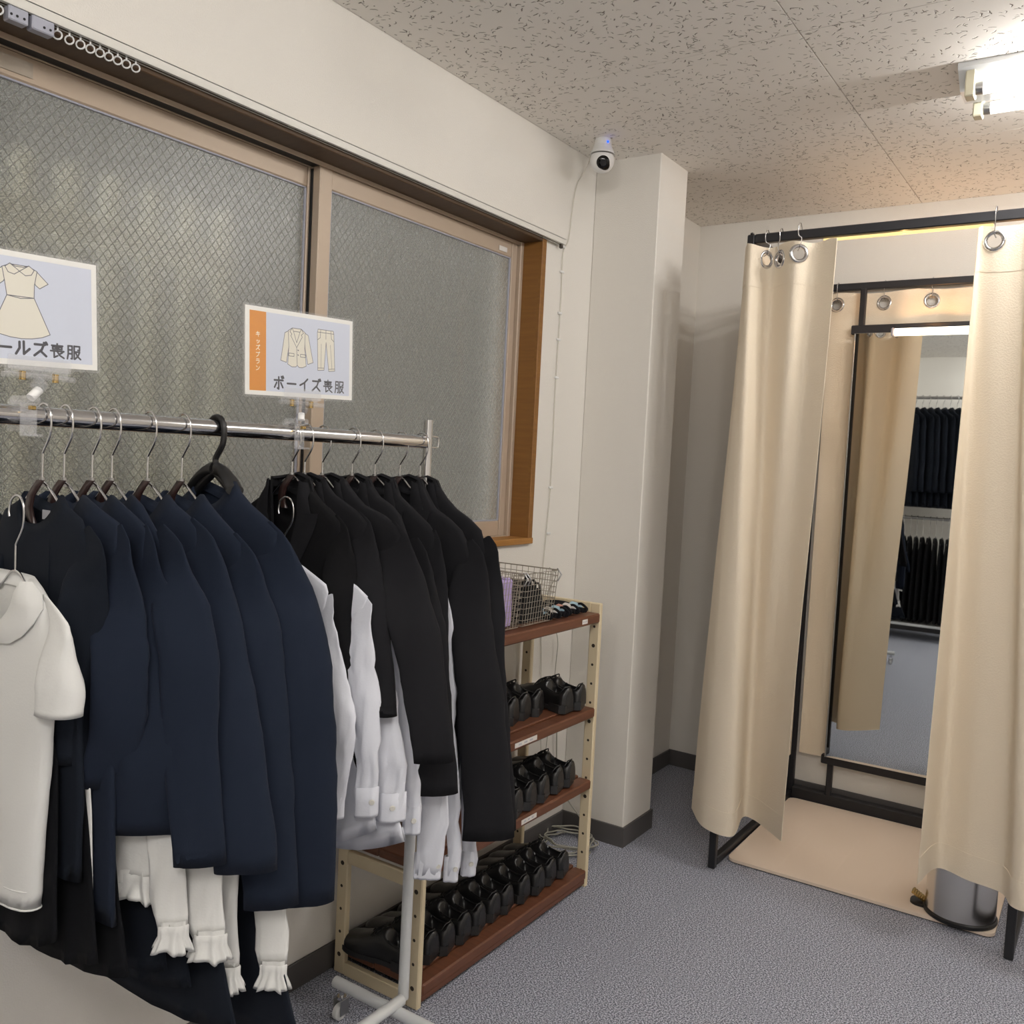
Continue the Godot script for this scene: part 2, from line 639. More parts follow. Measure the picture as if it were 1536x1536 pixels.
func window():
	var root := Node3D.new()
	root.name = "window_1"
	add_child(root)
	root.set_meta("kind", "structure")
	root.set_meta("label", "wide sliding window with wired frosted glass and oak lining")
	root.set_meta("category", "window")
	# oak lining
	bx("jamb", Vector3(-0.075, WY0, WZ0 - 0.02), Vector3(0.012, WY1 + 0.004, WZ0 + 0.005), M.oak, root, 0.002)
	bx("jamb", Vector3(-0.075, WY0, WZ1 - 0.005), Vector3(0.012, WY1 + 0.004, WZ1 + 0.02), M.oak, root, 0.002)
	bx("head_lining", Vector3(-0.075, WY1 - 0.006, WZ0 + 0.005), Vector3(0.012, WY1 + 0.012, WZ1 - 0.005), M.shaded_oak, root, 0.002)
	bx("sill_board", Vector3(-0.075, WY0 - 0.014, WZ0 - 0.02), Vector3(0.016, WY0 + 0.006, WZ1 + 0.02), M.oak_along, root, 0.002)
	# aluminium frame in the wall
	bx("outer_frame_side", Vector3(-0.15, WY0, WZ0 + 0.004), Vector3(-0.062, WY1, WZ0 + 0.022), M.bronze_frame, root, 0.002)
	bx("outer_frame_side", Vector3(-0.15, WY0, WZ1 - 0.022), Vector3(-0.062, WY1, WZ1 - 0.004), M.bronze_frame, root, 0.002)
	bx("outer_frame_bottom", Vector3(-0.15, WY0 - 0.004, WZ0 + 0.022), Vector3(-0.064, WY0 + 0.008, WZ1 - 0.022), M.bronze_frame, root, 0.002)
	var st := mb()
	box(st, Vector3(-0.15, WY1 - 0.004, WZ0 + 0.02), Vector3(-0.066, WY1 + 0.004, WZ1 - 0.02), 0.001)
	box(st, Vector3(-0.071, WY1 - 0.016, WZ0 + 0.02), Vector3(-0.066, WY1, WZ1 - 0.02), 0.001)
	box(st, Vector3(-0.107, WY1 - 0.016, WZ0 + 0.02), Vector3(-0.104, WY1, WZ1 - 0.02), 0.001)
	box(st, Vector3(-0.145, WY1 - 0.016, WZ0 + 0.02), Vector3(-0.139, WY1, WZ1 - 0.02), 0.001)
	done("head_track", st, M.bronze_frame, root)
	bx("groove_shade", Vector3(-0.103, WY1 - 0.014, 2.226), Vector3(-0.0715, WY1 - 0.004, WZ1 - 0.022), M.gasket, root, 0.001)  # dark strip filling the empty inner track, painted in place of its shade
	var a: Node3D = sash("sash", WZ0 + 0.024, 2.223, -0.088, 0.03, 0.043, root, M.bronze_frame)
	var b: Node3D = sash("sash", 2.185, WZ1 - 0.024, -0.123, 0.045, 0.03, root, M.bronze_frame)
	bx("gasket", Vector3(-0.1095, 1.115, 2.222), Vector3(-0.101, 2.08, 2.2245), M.gasket, b, 0.0005)
	bx("sticker", Vector3(-0.0755, 2.045, 1.39), Vector3(-0.0745, 2.06, 1.435), M.tag_paper, a, 0.0)
	bx("sticker", Vector3(-0.1105, 2.046, 2.93), Vector3(-0.1097, 2.074, 3.01), M.sticker, b, 0.0)
	# what stands outside, blurred by the glass
	var rail := thing("balcony_railing", "pale balcony railing seen blurred through the frosted glass", "railing", Vector3(-0.28, 0.6, 2.75))
	bx("top_bar", Vector3(-0.02, 1.2, -0.42), Vector3(0.02, 1.265, 1.2), M.outer_rail, rail, 0.005)
	bx("bottom_bar", Vector3(-0.02, -0.1, -0.42), Vector3(0.02, -0.04, 1.2), M.outer_rail, rail, 0.005)
	for k in 15:
		bx("baluster", Vector3(-0.018, -0.1, -0.41 + k * 0.1), Vector3(0.018, 1.36, -0.375 + k * 0.1), M.outer_rail, rail, 0.004)
	var ow := mb()
	box(ow, Vector3(-2.8, -1.0, -9.0), Vector3(-2.6, 3.8, 9.0))
	var o := done("outside_wall", ow, M.outer_wall)
	tag(o, "dull neighbouring wall outside the frosted window", "wall")
	o.set_meta("kind", "structure")

# ---------------------------------------------------------------- lamps
func lamp_fittings():
	var labels := ["white twin tube ceiling light in front of the cubicle", "white twin tube ceiling light over the middle of the room", "white twin tube ceiling light by the suit racks"]
	var n := 0
	for z in [1.15, 3.05, 4.6]:
		var t := thing("ceiling_light", labels[n], "ceiling light", Vector3(1.22, H, z), 0.0, "twin tube ceiling lights")
		n += 1
		var st := mb()
		var prof := PackedVector2Array([Vector2(-0.105, 0.0), Vector2(-0.105, -0.012), Vector2(-0.045, -0.052), Vector2(0.045, -0.052), Vector2(0.105, -0.012), Vector2(0.105, 0.0)])
		prism(st, prof, 0.0, 1.25, func(p, h): return Vector3(h, p.y, p.x))
		done("body", st, M.white_enamel, t)
		for s in [-1, 1]:
			var c := Vector3(0, -0.062, 0.075 * s)
			for e in [0.03, 1.2]:
				st = mb()
				box(st, c + Vector3(e - 0.012, -0.022, -0.02), c + Vector3(e + 0.012, 0.05, 0.02), 0.003)
				done("lamp_holder", st, M.socket, t)
			st = mb()
			tube(st, [c + Vector3(0.042, 0, 0), c + Vector3(0.06, 0, 0)], 0.0158, 20)
			tube(st, [c + Vector3(1.17, 0, 0), c + Vector3(1.188, 0, 0)], 0.0158, 20)
			done("tube_cap", st, M.chrome_dull, t)
			for k in 3:
				st = mb()
				tube(st, [c + Vector3(0.06 + 0.37 * k, 0, 0), c + Vector3(0.06 + 0.37 * (k + 1), 0, 0)], 0.0155, 20, false, k != 1)
				done("fluorescent_tube", st, M.tube_glow, t)

# ---------------------------------------------------------------- fitting room
func grommet(center: Vector3, turn: float, root: Node3D, rail_y: float, m_hole: Material):
	var b := Basis(Vector3.UP, turn)
	var st := mb()
	var pts := []
	for k in 24:
		var a := TAU * k / 24
		pts.append(center + b * Vector3(cos(a) * 0.0245, sin(a) * 0.0245, 0.0))
	tube(st, pts, 0.0062, 8, true)
	done("grommet", st, M.chrome, root)
	st = mb()
	var hook := curve([center + b * Vector3(0, 0.012, -0.014), center + b * Vector3(0, 0.02, 0.006), center + b * Vector3(0.002, 0.045, 0.012), Vector3(center.x, rail_y - 0.02, center.z + 0.016), Vector3(center.x, rail_y + 0.008, center.z + 0.018), Vector3(center.x, rail_y + 0.02, center.z), Vector3(center.x, rail_y + 0.004, center.z - 0.018)], 5)
	tube(st, hook, 0.0016, 6)
	done("curtain_hook", st, M.chrome, root)

# cloth whose plan at the top and at the hem are two lists of (x, z)
func drape(top: Array, bottom: Array, y_top: float, hems: Array, nu: int, nv: int, amp: float, sd: float) -> Array:
	var t3 := []
	var b3 := []
	for p in top:
		t3.append(Vector3(p.x, 0, p.y))
	for p in bottom:
		b3.append(Vector3(p.x, 0, p.y))
	var per := int(float(nu) / (top.size() - 1))
	var tc := curve(t3, per)
	var bc := curve(b3, per)
	var hy := []
	for h in hems:
		hy.append(Vector3(h, 0, 0))
	var hc := curve(hy, per)
	var rows := []
	for j in HEAD + nv + 1:
		var v := 0.047 * j / HEAD if j < HEAD else lerpf(0.047, 1.0, float(j - HEAD) / nv)
		var s := smoothstep(0.0, 1.0, v) * 0.45 + v * 0.55
		var row := PackedVector3Array()
		for i in tc.size():
			var p: Vector3 = tc[i].lerp(bc[i], s)
			var u := float(i) / (tc.size() - 1)
			p.y = lerpf(y_top - 0.008 * absf(sin(u * 9.0 + sd)), hc[i].x, v)
			var edge := sin(PI * clampf(v, 0.02, 1.0)) * 0.8 + 0.2
			p.z += amp * edge * (noise.get_noise_3d(u * 3.4, v * 1.6, sd) + 0.35 * noise.get_noise_3d(u * 7.0, v * 5.0, sd + 9.0))
			p.x += amp * 0.5 * edge * noise.get_noise_3d(u * 3.0, v * 2.0, sd + 31.0)
			row.append(p)
		rows.append(row)
	return rows

const HEAD := 24

func pierce(st: SurfaceTool, rows: Array, holes: Array, flip: bool, group: int):
	smooth(st, group)
	for j in rows.size() - 1:
		var a: PackedVector3Array = rows[j]
		var b: PackedVector3Array = rows[j + 1]
		for k in a.size() - 1:
			var mid := (a[k] + b[k + 1]) * 0.5
			var gone := false
			for h in holes:
				if mid.distance_to(h) < 0.023:
					gone = true
			if not gone:
				quad(st, a[k], a[k + 1], b[k + 1], b[k])

func skin(st: SurfaceTool, rows: Array, thick: float, holes: Array = []):
	# a sheet with a front, a back and a rim
	var back := []
	var nr := rows.size()
	for j in nr:
		var r := PackedVector3Array()
		for i in rows[j].size():
			var du: Vector3 = rows[j][mini(i + 1, rows[j].size() - 1)] - rows[j][maxi(i - 1, 0)]
			var dv: Vector3 = rows[mini(j + 1, nr - 1)][i] - rows[maxi(j - 1, 0)][i]
			r.append(rows[j][i] - du.cross(dv).normalized() * -thick)
		back.append(r)
	pierce(st, rows, holes, false, 1)
	pierce(st, back, holes, true, 2)
	flat(st)
	var n: int = rows[0].size()
	for j in nr - 1:
		quad(st, rows[j][0], rows[j + 1][0], back[j + 1][0], back[j][0])
		quad(st, rows[j][n - 1], back[j][n - 1], back[j + 1][n - 1], rows[j + 1][n - 1])
	for i in n - 1:
		quad(st, rows[0][i], rows[0][i + 1], back[0][i + 1], back[0][i])
		quad(st, rows[nr - 1][i], back[nr - 1][i], back[nr - 1][i + 1], rows[nr - 1][i + 1])

func hem_band(st: SurfaceTool, rows: Array, from_row: int, to_row: int, lift: float, holes: Array = []):
	var part := []
	for j in range(from_row, to_row + 1):
		var r := PackedVector3Array()
		for i in rows[j].size():
			var du: Vector3 = rows[j][mini(i + 1, rows[j].size() - 1)] - rows[j][maxi(i - 1, 0)]
			var nrm := du.cross(Vector3.DOWN).normalized()
			r.append(rows[j][i] - nrm * lift)
		part.append(r)
	skin(st, part, lift * 2.0, holes)

# points of the cloth at those x, 44 mm below its top edge
func on_cloth(rows: Array, xs: Array) -> Array:
	var out := []
	for x in xs:
		var best: Vector3 = rows[0][0]
		for j in range(0, HEAD):
			for p in rows[j]:
				if absf(p.x - x) + absf(p.y - 2.062) < absf(best.x - x) + absf(best.y - 2.062):
					best = p
		out.append(best)
	return out

# which way the cloth faces there
func face_turn(rows: Array, h: Vector3) -> float:
	var row: PackedVector3Array = rows[HEAD / 2]
	var at := 1
	for i in range(3, row.size() - 3):
		if Vector2(row[i].x - h.x, row[i].z - h.z).length() < Vector2(row[at].x - h.x, row[at].z - h.z).length():
			at = i
	var d: Vector3 = row[mini(at + 3, row.size() - 1)] - row[maxi(at - 3, 0)]
	return atan2(-d.z, d.x)

func fitting_room():
	var f := thing("fitting_frame", "black square-tube frame of the curtained fitting cubicle", "frame", Vector3(1.025, 0, 0.47))
	var o := Vector3(-1.025, 0, -0.47)
	var s := 0.0125
	for x in [0.573, 1.478]:
		bx("post", o + Vector3(x - s, 0, 0.905 - s), o + Vector3(x + s, 2.15, 0.905 + s), M.black_steel, f, 0.003)
		bx("post", o + Vector3(x - s, 0, 0.03 - s), o + Vector3(x + s, 2.15, 0.03 + s), M.black_steel, f, 0.003)
		bx("side_rail", o + Vector3(x - s, 2.125, 0.03 + s), o + Vector3(x + s, 2.15, 0.905 - s), M.black_steel, f, 0.003)
		bx("floor_rail", o + Vector3(x - s, 0.006, 0.03 + s), o + Vector3(x + s, 0.034, 0.905 - s), M.black_steel, f, 0.003)
		bx("post_cap", o + Vector3(x - 0.006, 2.15, 0.9), o + Vector3(x + 0.006, 2.158, 0.912), M.black_plastic, f, 0.003)
	bx("front_rail", o + Vector3(0.573 + s, 2.12, 0.905 - s), o + Vector3(1.478 - s, 2.15, 0.905 + s), M.black_steel, f, 0.003)
	bx("rear_rail", o + Vector3(0.573 + s, 2.118, 0.03 - s), o + Vector3(1.478 - s, 2.146, 0.03 + s), M.black_steel, f, 0.003)
	bx("rear_floor_rail", o + Vector3(0.573 + s, 0.002, 0.03 - s), o + Vector3(1.478 - s, 0.055, 0.06), M.black_steel, f, 0.003)
	for x in [0.736, 1.328]:
		bx("upright", o + Vector3(x - 0.011, 0.055, 0.043), o + Vector3(x + 0.011, 2.118, 0.066), M.black_steel, f, 0.003)
	bx("cross_bar", o + Vector3(0.70, 1.936, 0.044), o + Vector3(1.36, 1.972, 0.07), M.black_steel, f, 0.003)
	bx("cross_bar", o + Vector3(0.70, 0.185, 0.044), o + Vector3(1.36, 0.222, 0.07), M.black_steel, f, 0.003)
	# mirror
	var mr := thing("dressing_mirror", "tall frameless dressing mirror on the black frame inside the cubicle", "mirror", Vector3(1.028, 0.223, 0.088), deg_to_rad(1.5))
	bx("backing_board", Vector3(-0.3, 0.0, -0.006), Vector3(0.3, 1.712, -0.001), M.black_plastic, mr, 0.001)
	bx("glass", Vector3(-0.302, 0.0, -0.001), Vector3(0.302, 1.712, 0.004), M.mirror_silver, mr, 0.001)
	bx("edge_strip", Vector3(-0.307, 0.0, -0.006), Vector3(-0.302, 1.712, 0.006), M.chrome_dull, mr, 0.001)
	bx("edge_strip", Vector3(0.302, 0.0, -0.006), Vector3(0.307, 1.712, 0.006), M.chrome_dull, mr, 0.001)
	# warm tube on the upper cross bar
	var tb := thing("tube_lamp", "bright warm tube lamp across the top of the mirror", "lamp", Vector3(0.86, 1.935, 0.098))
	bx("holder", Vector3(0.0, -0.016, -0.028), Vector3(0.56, 0.016, -0.012), M.grey_plastic, tb, 0.003)
	for e in [[0.0, 0.012], [0.548, 0.56]]:
		bx("end_cap", Vector3(e[0], -0.016, -0.014), Vector3(e[1], 0.016, 0.016), M.grey_plastic, tb, 0.004)
	var st := mb()
	for k in 2:
		st = mb()
		tube(st, [Vector3(0.012 + 0.268 * k, 0, 0), Vector3(0.28 + 0.268 * k, 0, 0)], 0.0145, 16)
		done("glowing_tube", st, M.warm_tube_glow, tb)
	var ls := thing("strip_lamp", "slim warm light strip under the front rail of the cubicle", "lamp", Vector3(0.8, 2.1205, 0.895))
	bx("casing", Vector3(0, -0.001, -0.012), Vector3(0.49, 0.0085, 0.004), M.grey_plastic, ls, 0.001)
	bx("glowing_strip", Vector3(0.004, -0.008, -0.011), Vector3(0.486, -0.001, 0.003), M.warm_strip_glow, ls, 0.001)
	# curtains
	var cl := thing("curtain", "cream curtain gathered at the left post of the cubicle", "curtain", Vector3.ZERO, 0.0, "cream curtains of the cubicle")
	var rows := drape([Vector2(0.563, 0.928), Vector2(0.574, 0.955), Vector2(0.603, 0.985), Vector2(0.648, 0.908), Vector2(0.738, 0.972), Vector2(0.79, 0.925), Vector2(0.862, 0.952)],
		[Vector2(0.472, 0.868), Vector2(0.552, 0.953), Vector2(0.646, 0.936), Vector2(0.632, 0.8), Vector2(0.668, 0.79), Vector2(0.735, 0.845), Vector2(0.806, 0.915)],
		2.108, [0.172, 0.152, 0.14, 0.16, 0.16, 0.16, 0.162], 84, 46, 0.0045, 1.0)
	var holes := on_cloth(rows, [0.631, 0.678, 0.752])
	st = mb()
	skin(st, rows, 0.0016, holes)
	done("cloth", st, M.curtain_cloth, cl)
	st = mb()
	hem_band(st, rows, HEAD + 44, HEAD + 46, 0.0012)
	hem_band(st, rows, 0, HEAD + 1, 0.0012, holes)
	done("hem", st, M.curtain_cloth, cl)
	for h in holes:
		grommet(h, face_turn(rows, h), cl, 2.138, null)
	var cr := thing("curtain", "cream curtain with one wide fold hanging over the steel bin", "curtain", Vector3.ZERO, 0.0, "cream curtains of the cubicle")
	rows = drape([Vector2(1.254, 0.938), Vector2(1.262, 0.926), Vector2(1.31, 0.932), Vector2(1.372, 0.928), Vector2(1.388, 0.952), Vector2(1.45, 0.938), Vector2(1.5, 0.93), Vector2(1.56, 0.95)],
		[Vector2(1.243, 1.045), Vector2(1.27, 0.885), Vector2(1.36, 0.915), Vector2(1.448, 0.94), Vector2(1.482, 1.015), Vector2(1.525, 1.02), Vector2(1.58, 0.95), Vector2(1.63, 0.98)],
		2.108, [0.2, 0.2, 0.2, 0.2, 0.2, 0.2, 0.2, 0.2], 84, 46, 0.0045, 5.0)
	holes = on_cloth(rows, [1.297, 1.42])
	st = mb()
	skin(st, rows, 0.0016, holes)
	done("cloth", st, M.curtain_cloth, cr)
	st = mb()
	hem_band(st, rows, HEAD + 44, HEAD + 46, 0.0012)
	hem_band(st, rows, 0, HEAD + 1, 0.0012, holes)
	done("hem", st, M.curtain_cloth, cr)
	for h in holes:
		grommet(h, face_turn(rows, h), cr, 2.138, null)
	var cb := thing("curtain", "cream curtain hanging flat behind the mirror", "curtain", Vector3.ZERO, 0.0, "cream curtains of the cubicle")
	var tp := []
	var bp := []
	for k in 13:
		tp.append(Vector2(0.598 + k * 0.07, 0.026 + 0.008 * sin(k * 1.9)))
		bp.append(Vector2(0.6 + k * 0.07, 0.026 + 0.011 * sin(k * 2.1 + 0.6)))
	rows = drape(tp, bp, 2.112, [0.2, 0.2, 0.2, 0.2, 0.2, 0.2, 0.2, 0.2, 0.2, 0.2, 0.2, 0.2, 0.2], 96, 40, 0.004, 9.0)
	holes = on_cloth(rows, [0.632, 0.805, 0.985, 1.16, 1.33])
	st = mb()
	skin(st, rows, 0.0016, holes)
	done("cloth", st, M.curtain_cloth, cb)
	st = mb()
	hem_band(st, rows, HEAD + 38, HEAD + 40, 0.0012)
	hem_band(st, rows, 0, HEAD + 1, 0.0012, holes)
	done("hem", st, M.curtain_cloth, cb)
	for h in holes:
		grommet(h, face_turn(rows, h), cb, 2.132, null)
	# side curtain on the pillar side
	var cs := thing("curtain", "cream curtain closing the pillar side of the cubicle", "curtain", Vector3.ZERO, 0.0, "cream curtains of the cubicle")
	tp = []
	bp = []
	for k in 13:
		tp.append(Vector2(0.573 + 0.01 * sin(k * 1.9), 0.06 + k * 0.0675))
		bp.append(Vector2(0.565 + 0.012 * sin(k * 2.1 + 0.6), 0.06 + k * 0.0665))
	rows = drape(tp, bp, 2.112, [0.19, 0.19, 0.19, 0.19, 0.19, 0.19, 0.19, 0.19, 0.19, 0.19, 0.19, 0.19, 0.19], 72, 40, 0.004, 14.0)
	st = mb()
	skin(st, rows, 0.0016)
	done("cloth", st, M.curtain_cloth, cs)
	st = mb()
	hem_band(st, rows, HEAD + 38, HEAD + 40, 0.0012)
	hem_band(st, rows, 0, HEAD + 1, 0.0012)
	done("hem", st, M.curtain_cloth, cs)
	# floor mat
	var fm := thing("floor_mat", "beige rectangular mat on the cubicle floor", "mat", Vector3(1.005, 0, 0.44))
	var poly := rounded(-0.415, 0.422, -0.375, 0.38, 0.03)
	st = mb()
	prism(st, poly, 0.004, 0.014, func(p, h): return Vector3(p.x + p.y * 0.01, h, p.y - p.x * 0.012))
	done("pile", st, M.mat_cloth, fm)
	st = mb()
	prism(st, rounded(-0.411, 0.418, -0.371, 0.376, 0.03), 0.0005, 0.004, func(p, h): return Vector3(p.x + p.y * 0.01, h, p.y - p.x * 0.012))
	done("underside", st, M.mat_under, fm)
	# pedal bin
	var pb := thing("pedal_bin", "round stainless steel pedal bin half hidden by the curtain", "bin", Vector3(1.325, 0.0145, 0.737))
	st = mb()
	lathe(st, [Vector2(0, 0), Vector2(0.104, 0), Vector2(0.106, 0.004), Vector2(0.106, 0.011), Vector2(0.1015, 0.015)], Vector3.ZERO, 48)
	done("base_ring", st, M.black_plastic, pb)
	st = mb()
	lathe(st, [Vector2(0.1005, 0.013), Vector2(0.1005, 0.235), Vector2(0.097, 0.238)], Vector3.ZERO, 64)
	done("body", st, M.steel, pb)
	st = mb()
	lathe(st, [Vector2(0.103, 0.236), Vector2(0.103, 0.25), Vector2(0.08, 0.268), Vector2(0.04, 0.277), Vector2(0, 0.28)], Vector3.ZERO, 48)
	done("lid", st, M.steel, pb)
	st = mb()
	prism(st, rounded(-0.145, -0.08, -0.038, 0.03, 0.028), 0.0, 0.007, func(p, h): return Vector3(p.x, h, p.y))
	done("pedal_base", st, M.black_plastic, pb)
	st = mb()
	var pc := Vector3(-0.125, 0.028, -0.006)
	for k in 6:
		var a := pc + Vector3(-0.012 + k * 0.0065, 0.004 - k * 0.0035, -0.016)
		tube(st, [a, a + Vector3(0, 0.003, 0.016), a + Vector3(0, 0.0, 0.034)], 0.0046, 8)
	tube(st, [pc + Vector3(0.015, -0.006, 0), pc + Vector3(0.03, -0.018, 0)], 0.006, 8)
	done("pedal", st, M.brass, pb)

func rounded(x0: float, x1: float, y0: float, y1: float, r: float) -> PackedVector2Array:
	var out := PackedVector2Array()
	for c in [[x1 - r, y0 + r, -PI / 2], [x1 - r, y1 - r, 0.0], [x0 + r, y1 - r, PI / 2], [x0 + r, y0 + r, PI]]:
		for k in 6:
			var a: float = c[2] + PI / 2 * k / 5.0
			out.append(Vector2(c[0] + cos(a) * r, c[1] + sin(a) * r))
	return out

# ---------------------------------------------------------------- shoe shelf
const NTH := ["first", "second", "third", "fourth", "fifth", "sixth", "seventh", "eighth", "ninth", "tenth", "eleventh", "twelfth"]

func shoe_shelf():
	var o := Vector3(-0.16, 0, -1.733)
	var sh := thing("shoe_rack", "walnut and cream open shelving unit holding black shoes", "shelf", Vector3(0.16, 0, 1.733))
	for z in [1.312, 2.154]:
		var fr := Node3D.new()
		fr.name = "side_frame"
		sh.add_child(fr, true)
		for x in [0.287, 0.036]:
			bx("post", o + Vector3(x - 0.018, 0, z - 0.009), o + Vector3(x + 0.018, 0.927, z + 0.009), M.cream_post, fr, 0.003)
		bx("cross_rail", o + Vector3(0.054, 0.891, z - 0.009), o + Vector3(0.269, 0.927, z + 0.009), M.cream_post, fr, 0.002)
		bx("cross_rail", o + Vector3(0.054, 0.0, z - 0.009), o + Vector3(0.269, 0.034, z + 0.009), M.cream_post, fr, 0.002)
		bx("cross_rail", o + Vector3(0.054, 0.30, z - 0.009), o + Vector3(0.269, 0.334, z + 0.009), M.cream_post, fr, 0.002)
		var st := mb()
		for x in [0.287, 0.036]:
			for k in 14:
				var y := 0.052 + k * 0.0615
				for s in [-1.0, 1.0]:
					var c: Vector3 = o + Vector3(x, y, z + s * 0.0092)
					lathe(st, [Vector2(0, 0), Vector2(0.0042 if k % 4 else 0.0062, 0.0), Vector2(0.0045 if k % 4 else 0.0065, -0.004)], c, 10, Basis(Vector3.RIGHT, s * PI / 2))
		done("peg_hole", st, M.peg_hole, fr)
	var tops := [0.897, 0.592, 0.357, 0.059]
	for y in tops:
		var b := Node3D.new()
		b.name = "shelf_board"
		sh.add_child(b, true)
		bx("front_plank", o + Vector3(0.262, y - 0.03, 1.322), o + Vector3(0.307, y, 2.144), M.walnut, b, 0.004)
		bx("rear_plank", o + Vector3(0.142, y - 0.02, 1.322), o + Vector3(0.2605, y + 0.005, 2.144), M.walnut, b, 0.003)
		bx("rear_plank", o + Vector3(0.02, y - 0.02, 1.322), o + Vector3(0.1405, y + 0.005, 2.144), M.walnut, b, 0.003)
		if y < 0.1:
			bx("toe_rail", o + Vector3(0.285, 0.012, 1.322), o + Vector3(0.303, y - 0.03, 2.144), M.walnut, b, 0.002)
	for s in [[0.882, 1.404, 1.437], [0.577, 1.668, 1.782], [0.342, 1.648, 1.728]]:
		var tg := bx("size_tag", o + Vector3(0.3072, s[0] - 0.007, s[1]), o + Vector3(0.3078, s[0] + 0.007, s[2]), M.tag_paper, sh, 0.0)
		var st := mb()
		for k in 3:
			var z: float = lerpf(s[1], s[2], 0.2 + k * 0.25)
			box(st, o + Vector3(0.3078, s[0] - 0.0025, z), o + Vector3(0.308, s[0] + 0.0025, z + (s[2] - s[1]) * 0.14))
		done("print", st, M.label_print, tg)
	# shoes, heels to the front
	var proto := make_shoe()
	var first := true
	var shelves := [
		["bottom shelf", 0.0645, [[0.282, 1.411, 0], [0.278, 1.480, 2], [0.282, 1.556, -2], [0.276, 1.628, 1], [0.273, 1.711, 3], [0.27, 1.776, -2], [0.276, 1.855, 2], [0.274, 1.920, 0], [0.273, 1.990, 3], [0.266, 2.052, -3], [0.262, 2.118, 2]]],
		["second shelf up", 0.3625, [[0.293, 1.422, 0], [0.295, 1.497, -3], [0.3, 1.585, 2], [0.303, 1.662, -1], [0.306, 1.738, 2]]],
		["third shelf up", 0.5975, [[0.294, 1.380, 0], [0.285, 1.452, -14], [0.235, 1.535, 4], [0.228, 1.6, -2], [0.232, 1.668, 3]]],
	]
	for s in shelves:
		var k := 0
		for d in s[2]:
			var t: Node3D = proto
			if not first:
				t = proto.duplicate()
				t.name = numbered("shoe")
				add_child(t)
			first = false
			t.position = Vector3(d[0], s[1], d[1])
			t.rotation.y = deg_to_rad(d[2])
			if k % 2 == 1:
				t.scale = Vector3(1, 1, -1) if false else Vector3.ONE
			tag(t, "black leather lace-up shoe on the %s, %s heel counted from the pillar end" % [s[0], NTH[k]], "shoe", "black shoes on the shelving unit")
			k += 1
	# wire baskets with black packets on the top shelf
	basket(Vector3(0.165, 0.903, 1.655), 0.08, "right-hand wire basket of black packets beside the neckties on the top shelf", 0)
	basket(Vector3(0.165, 0.903, 1.836), 0.08, "wire basket with a lilac packet, half hidden by the black suits", 1)
	neckties()

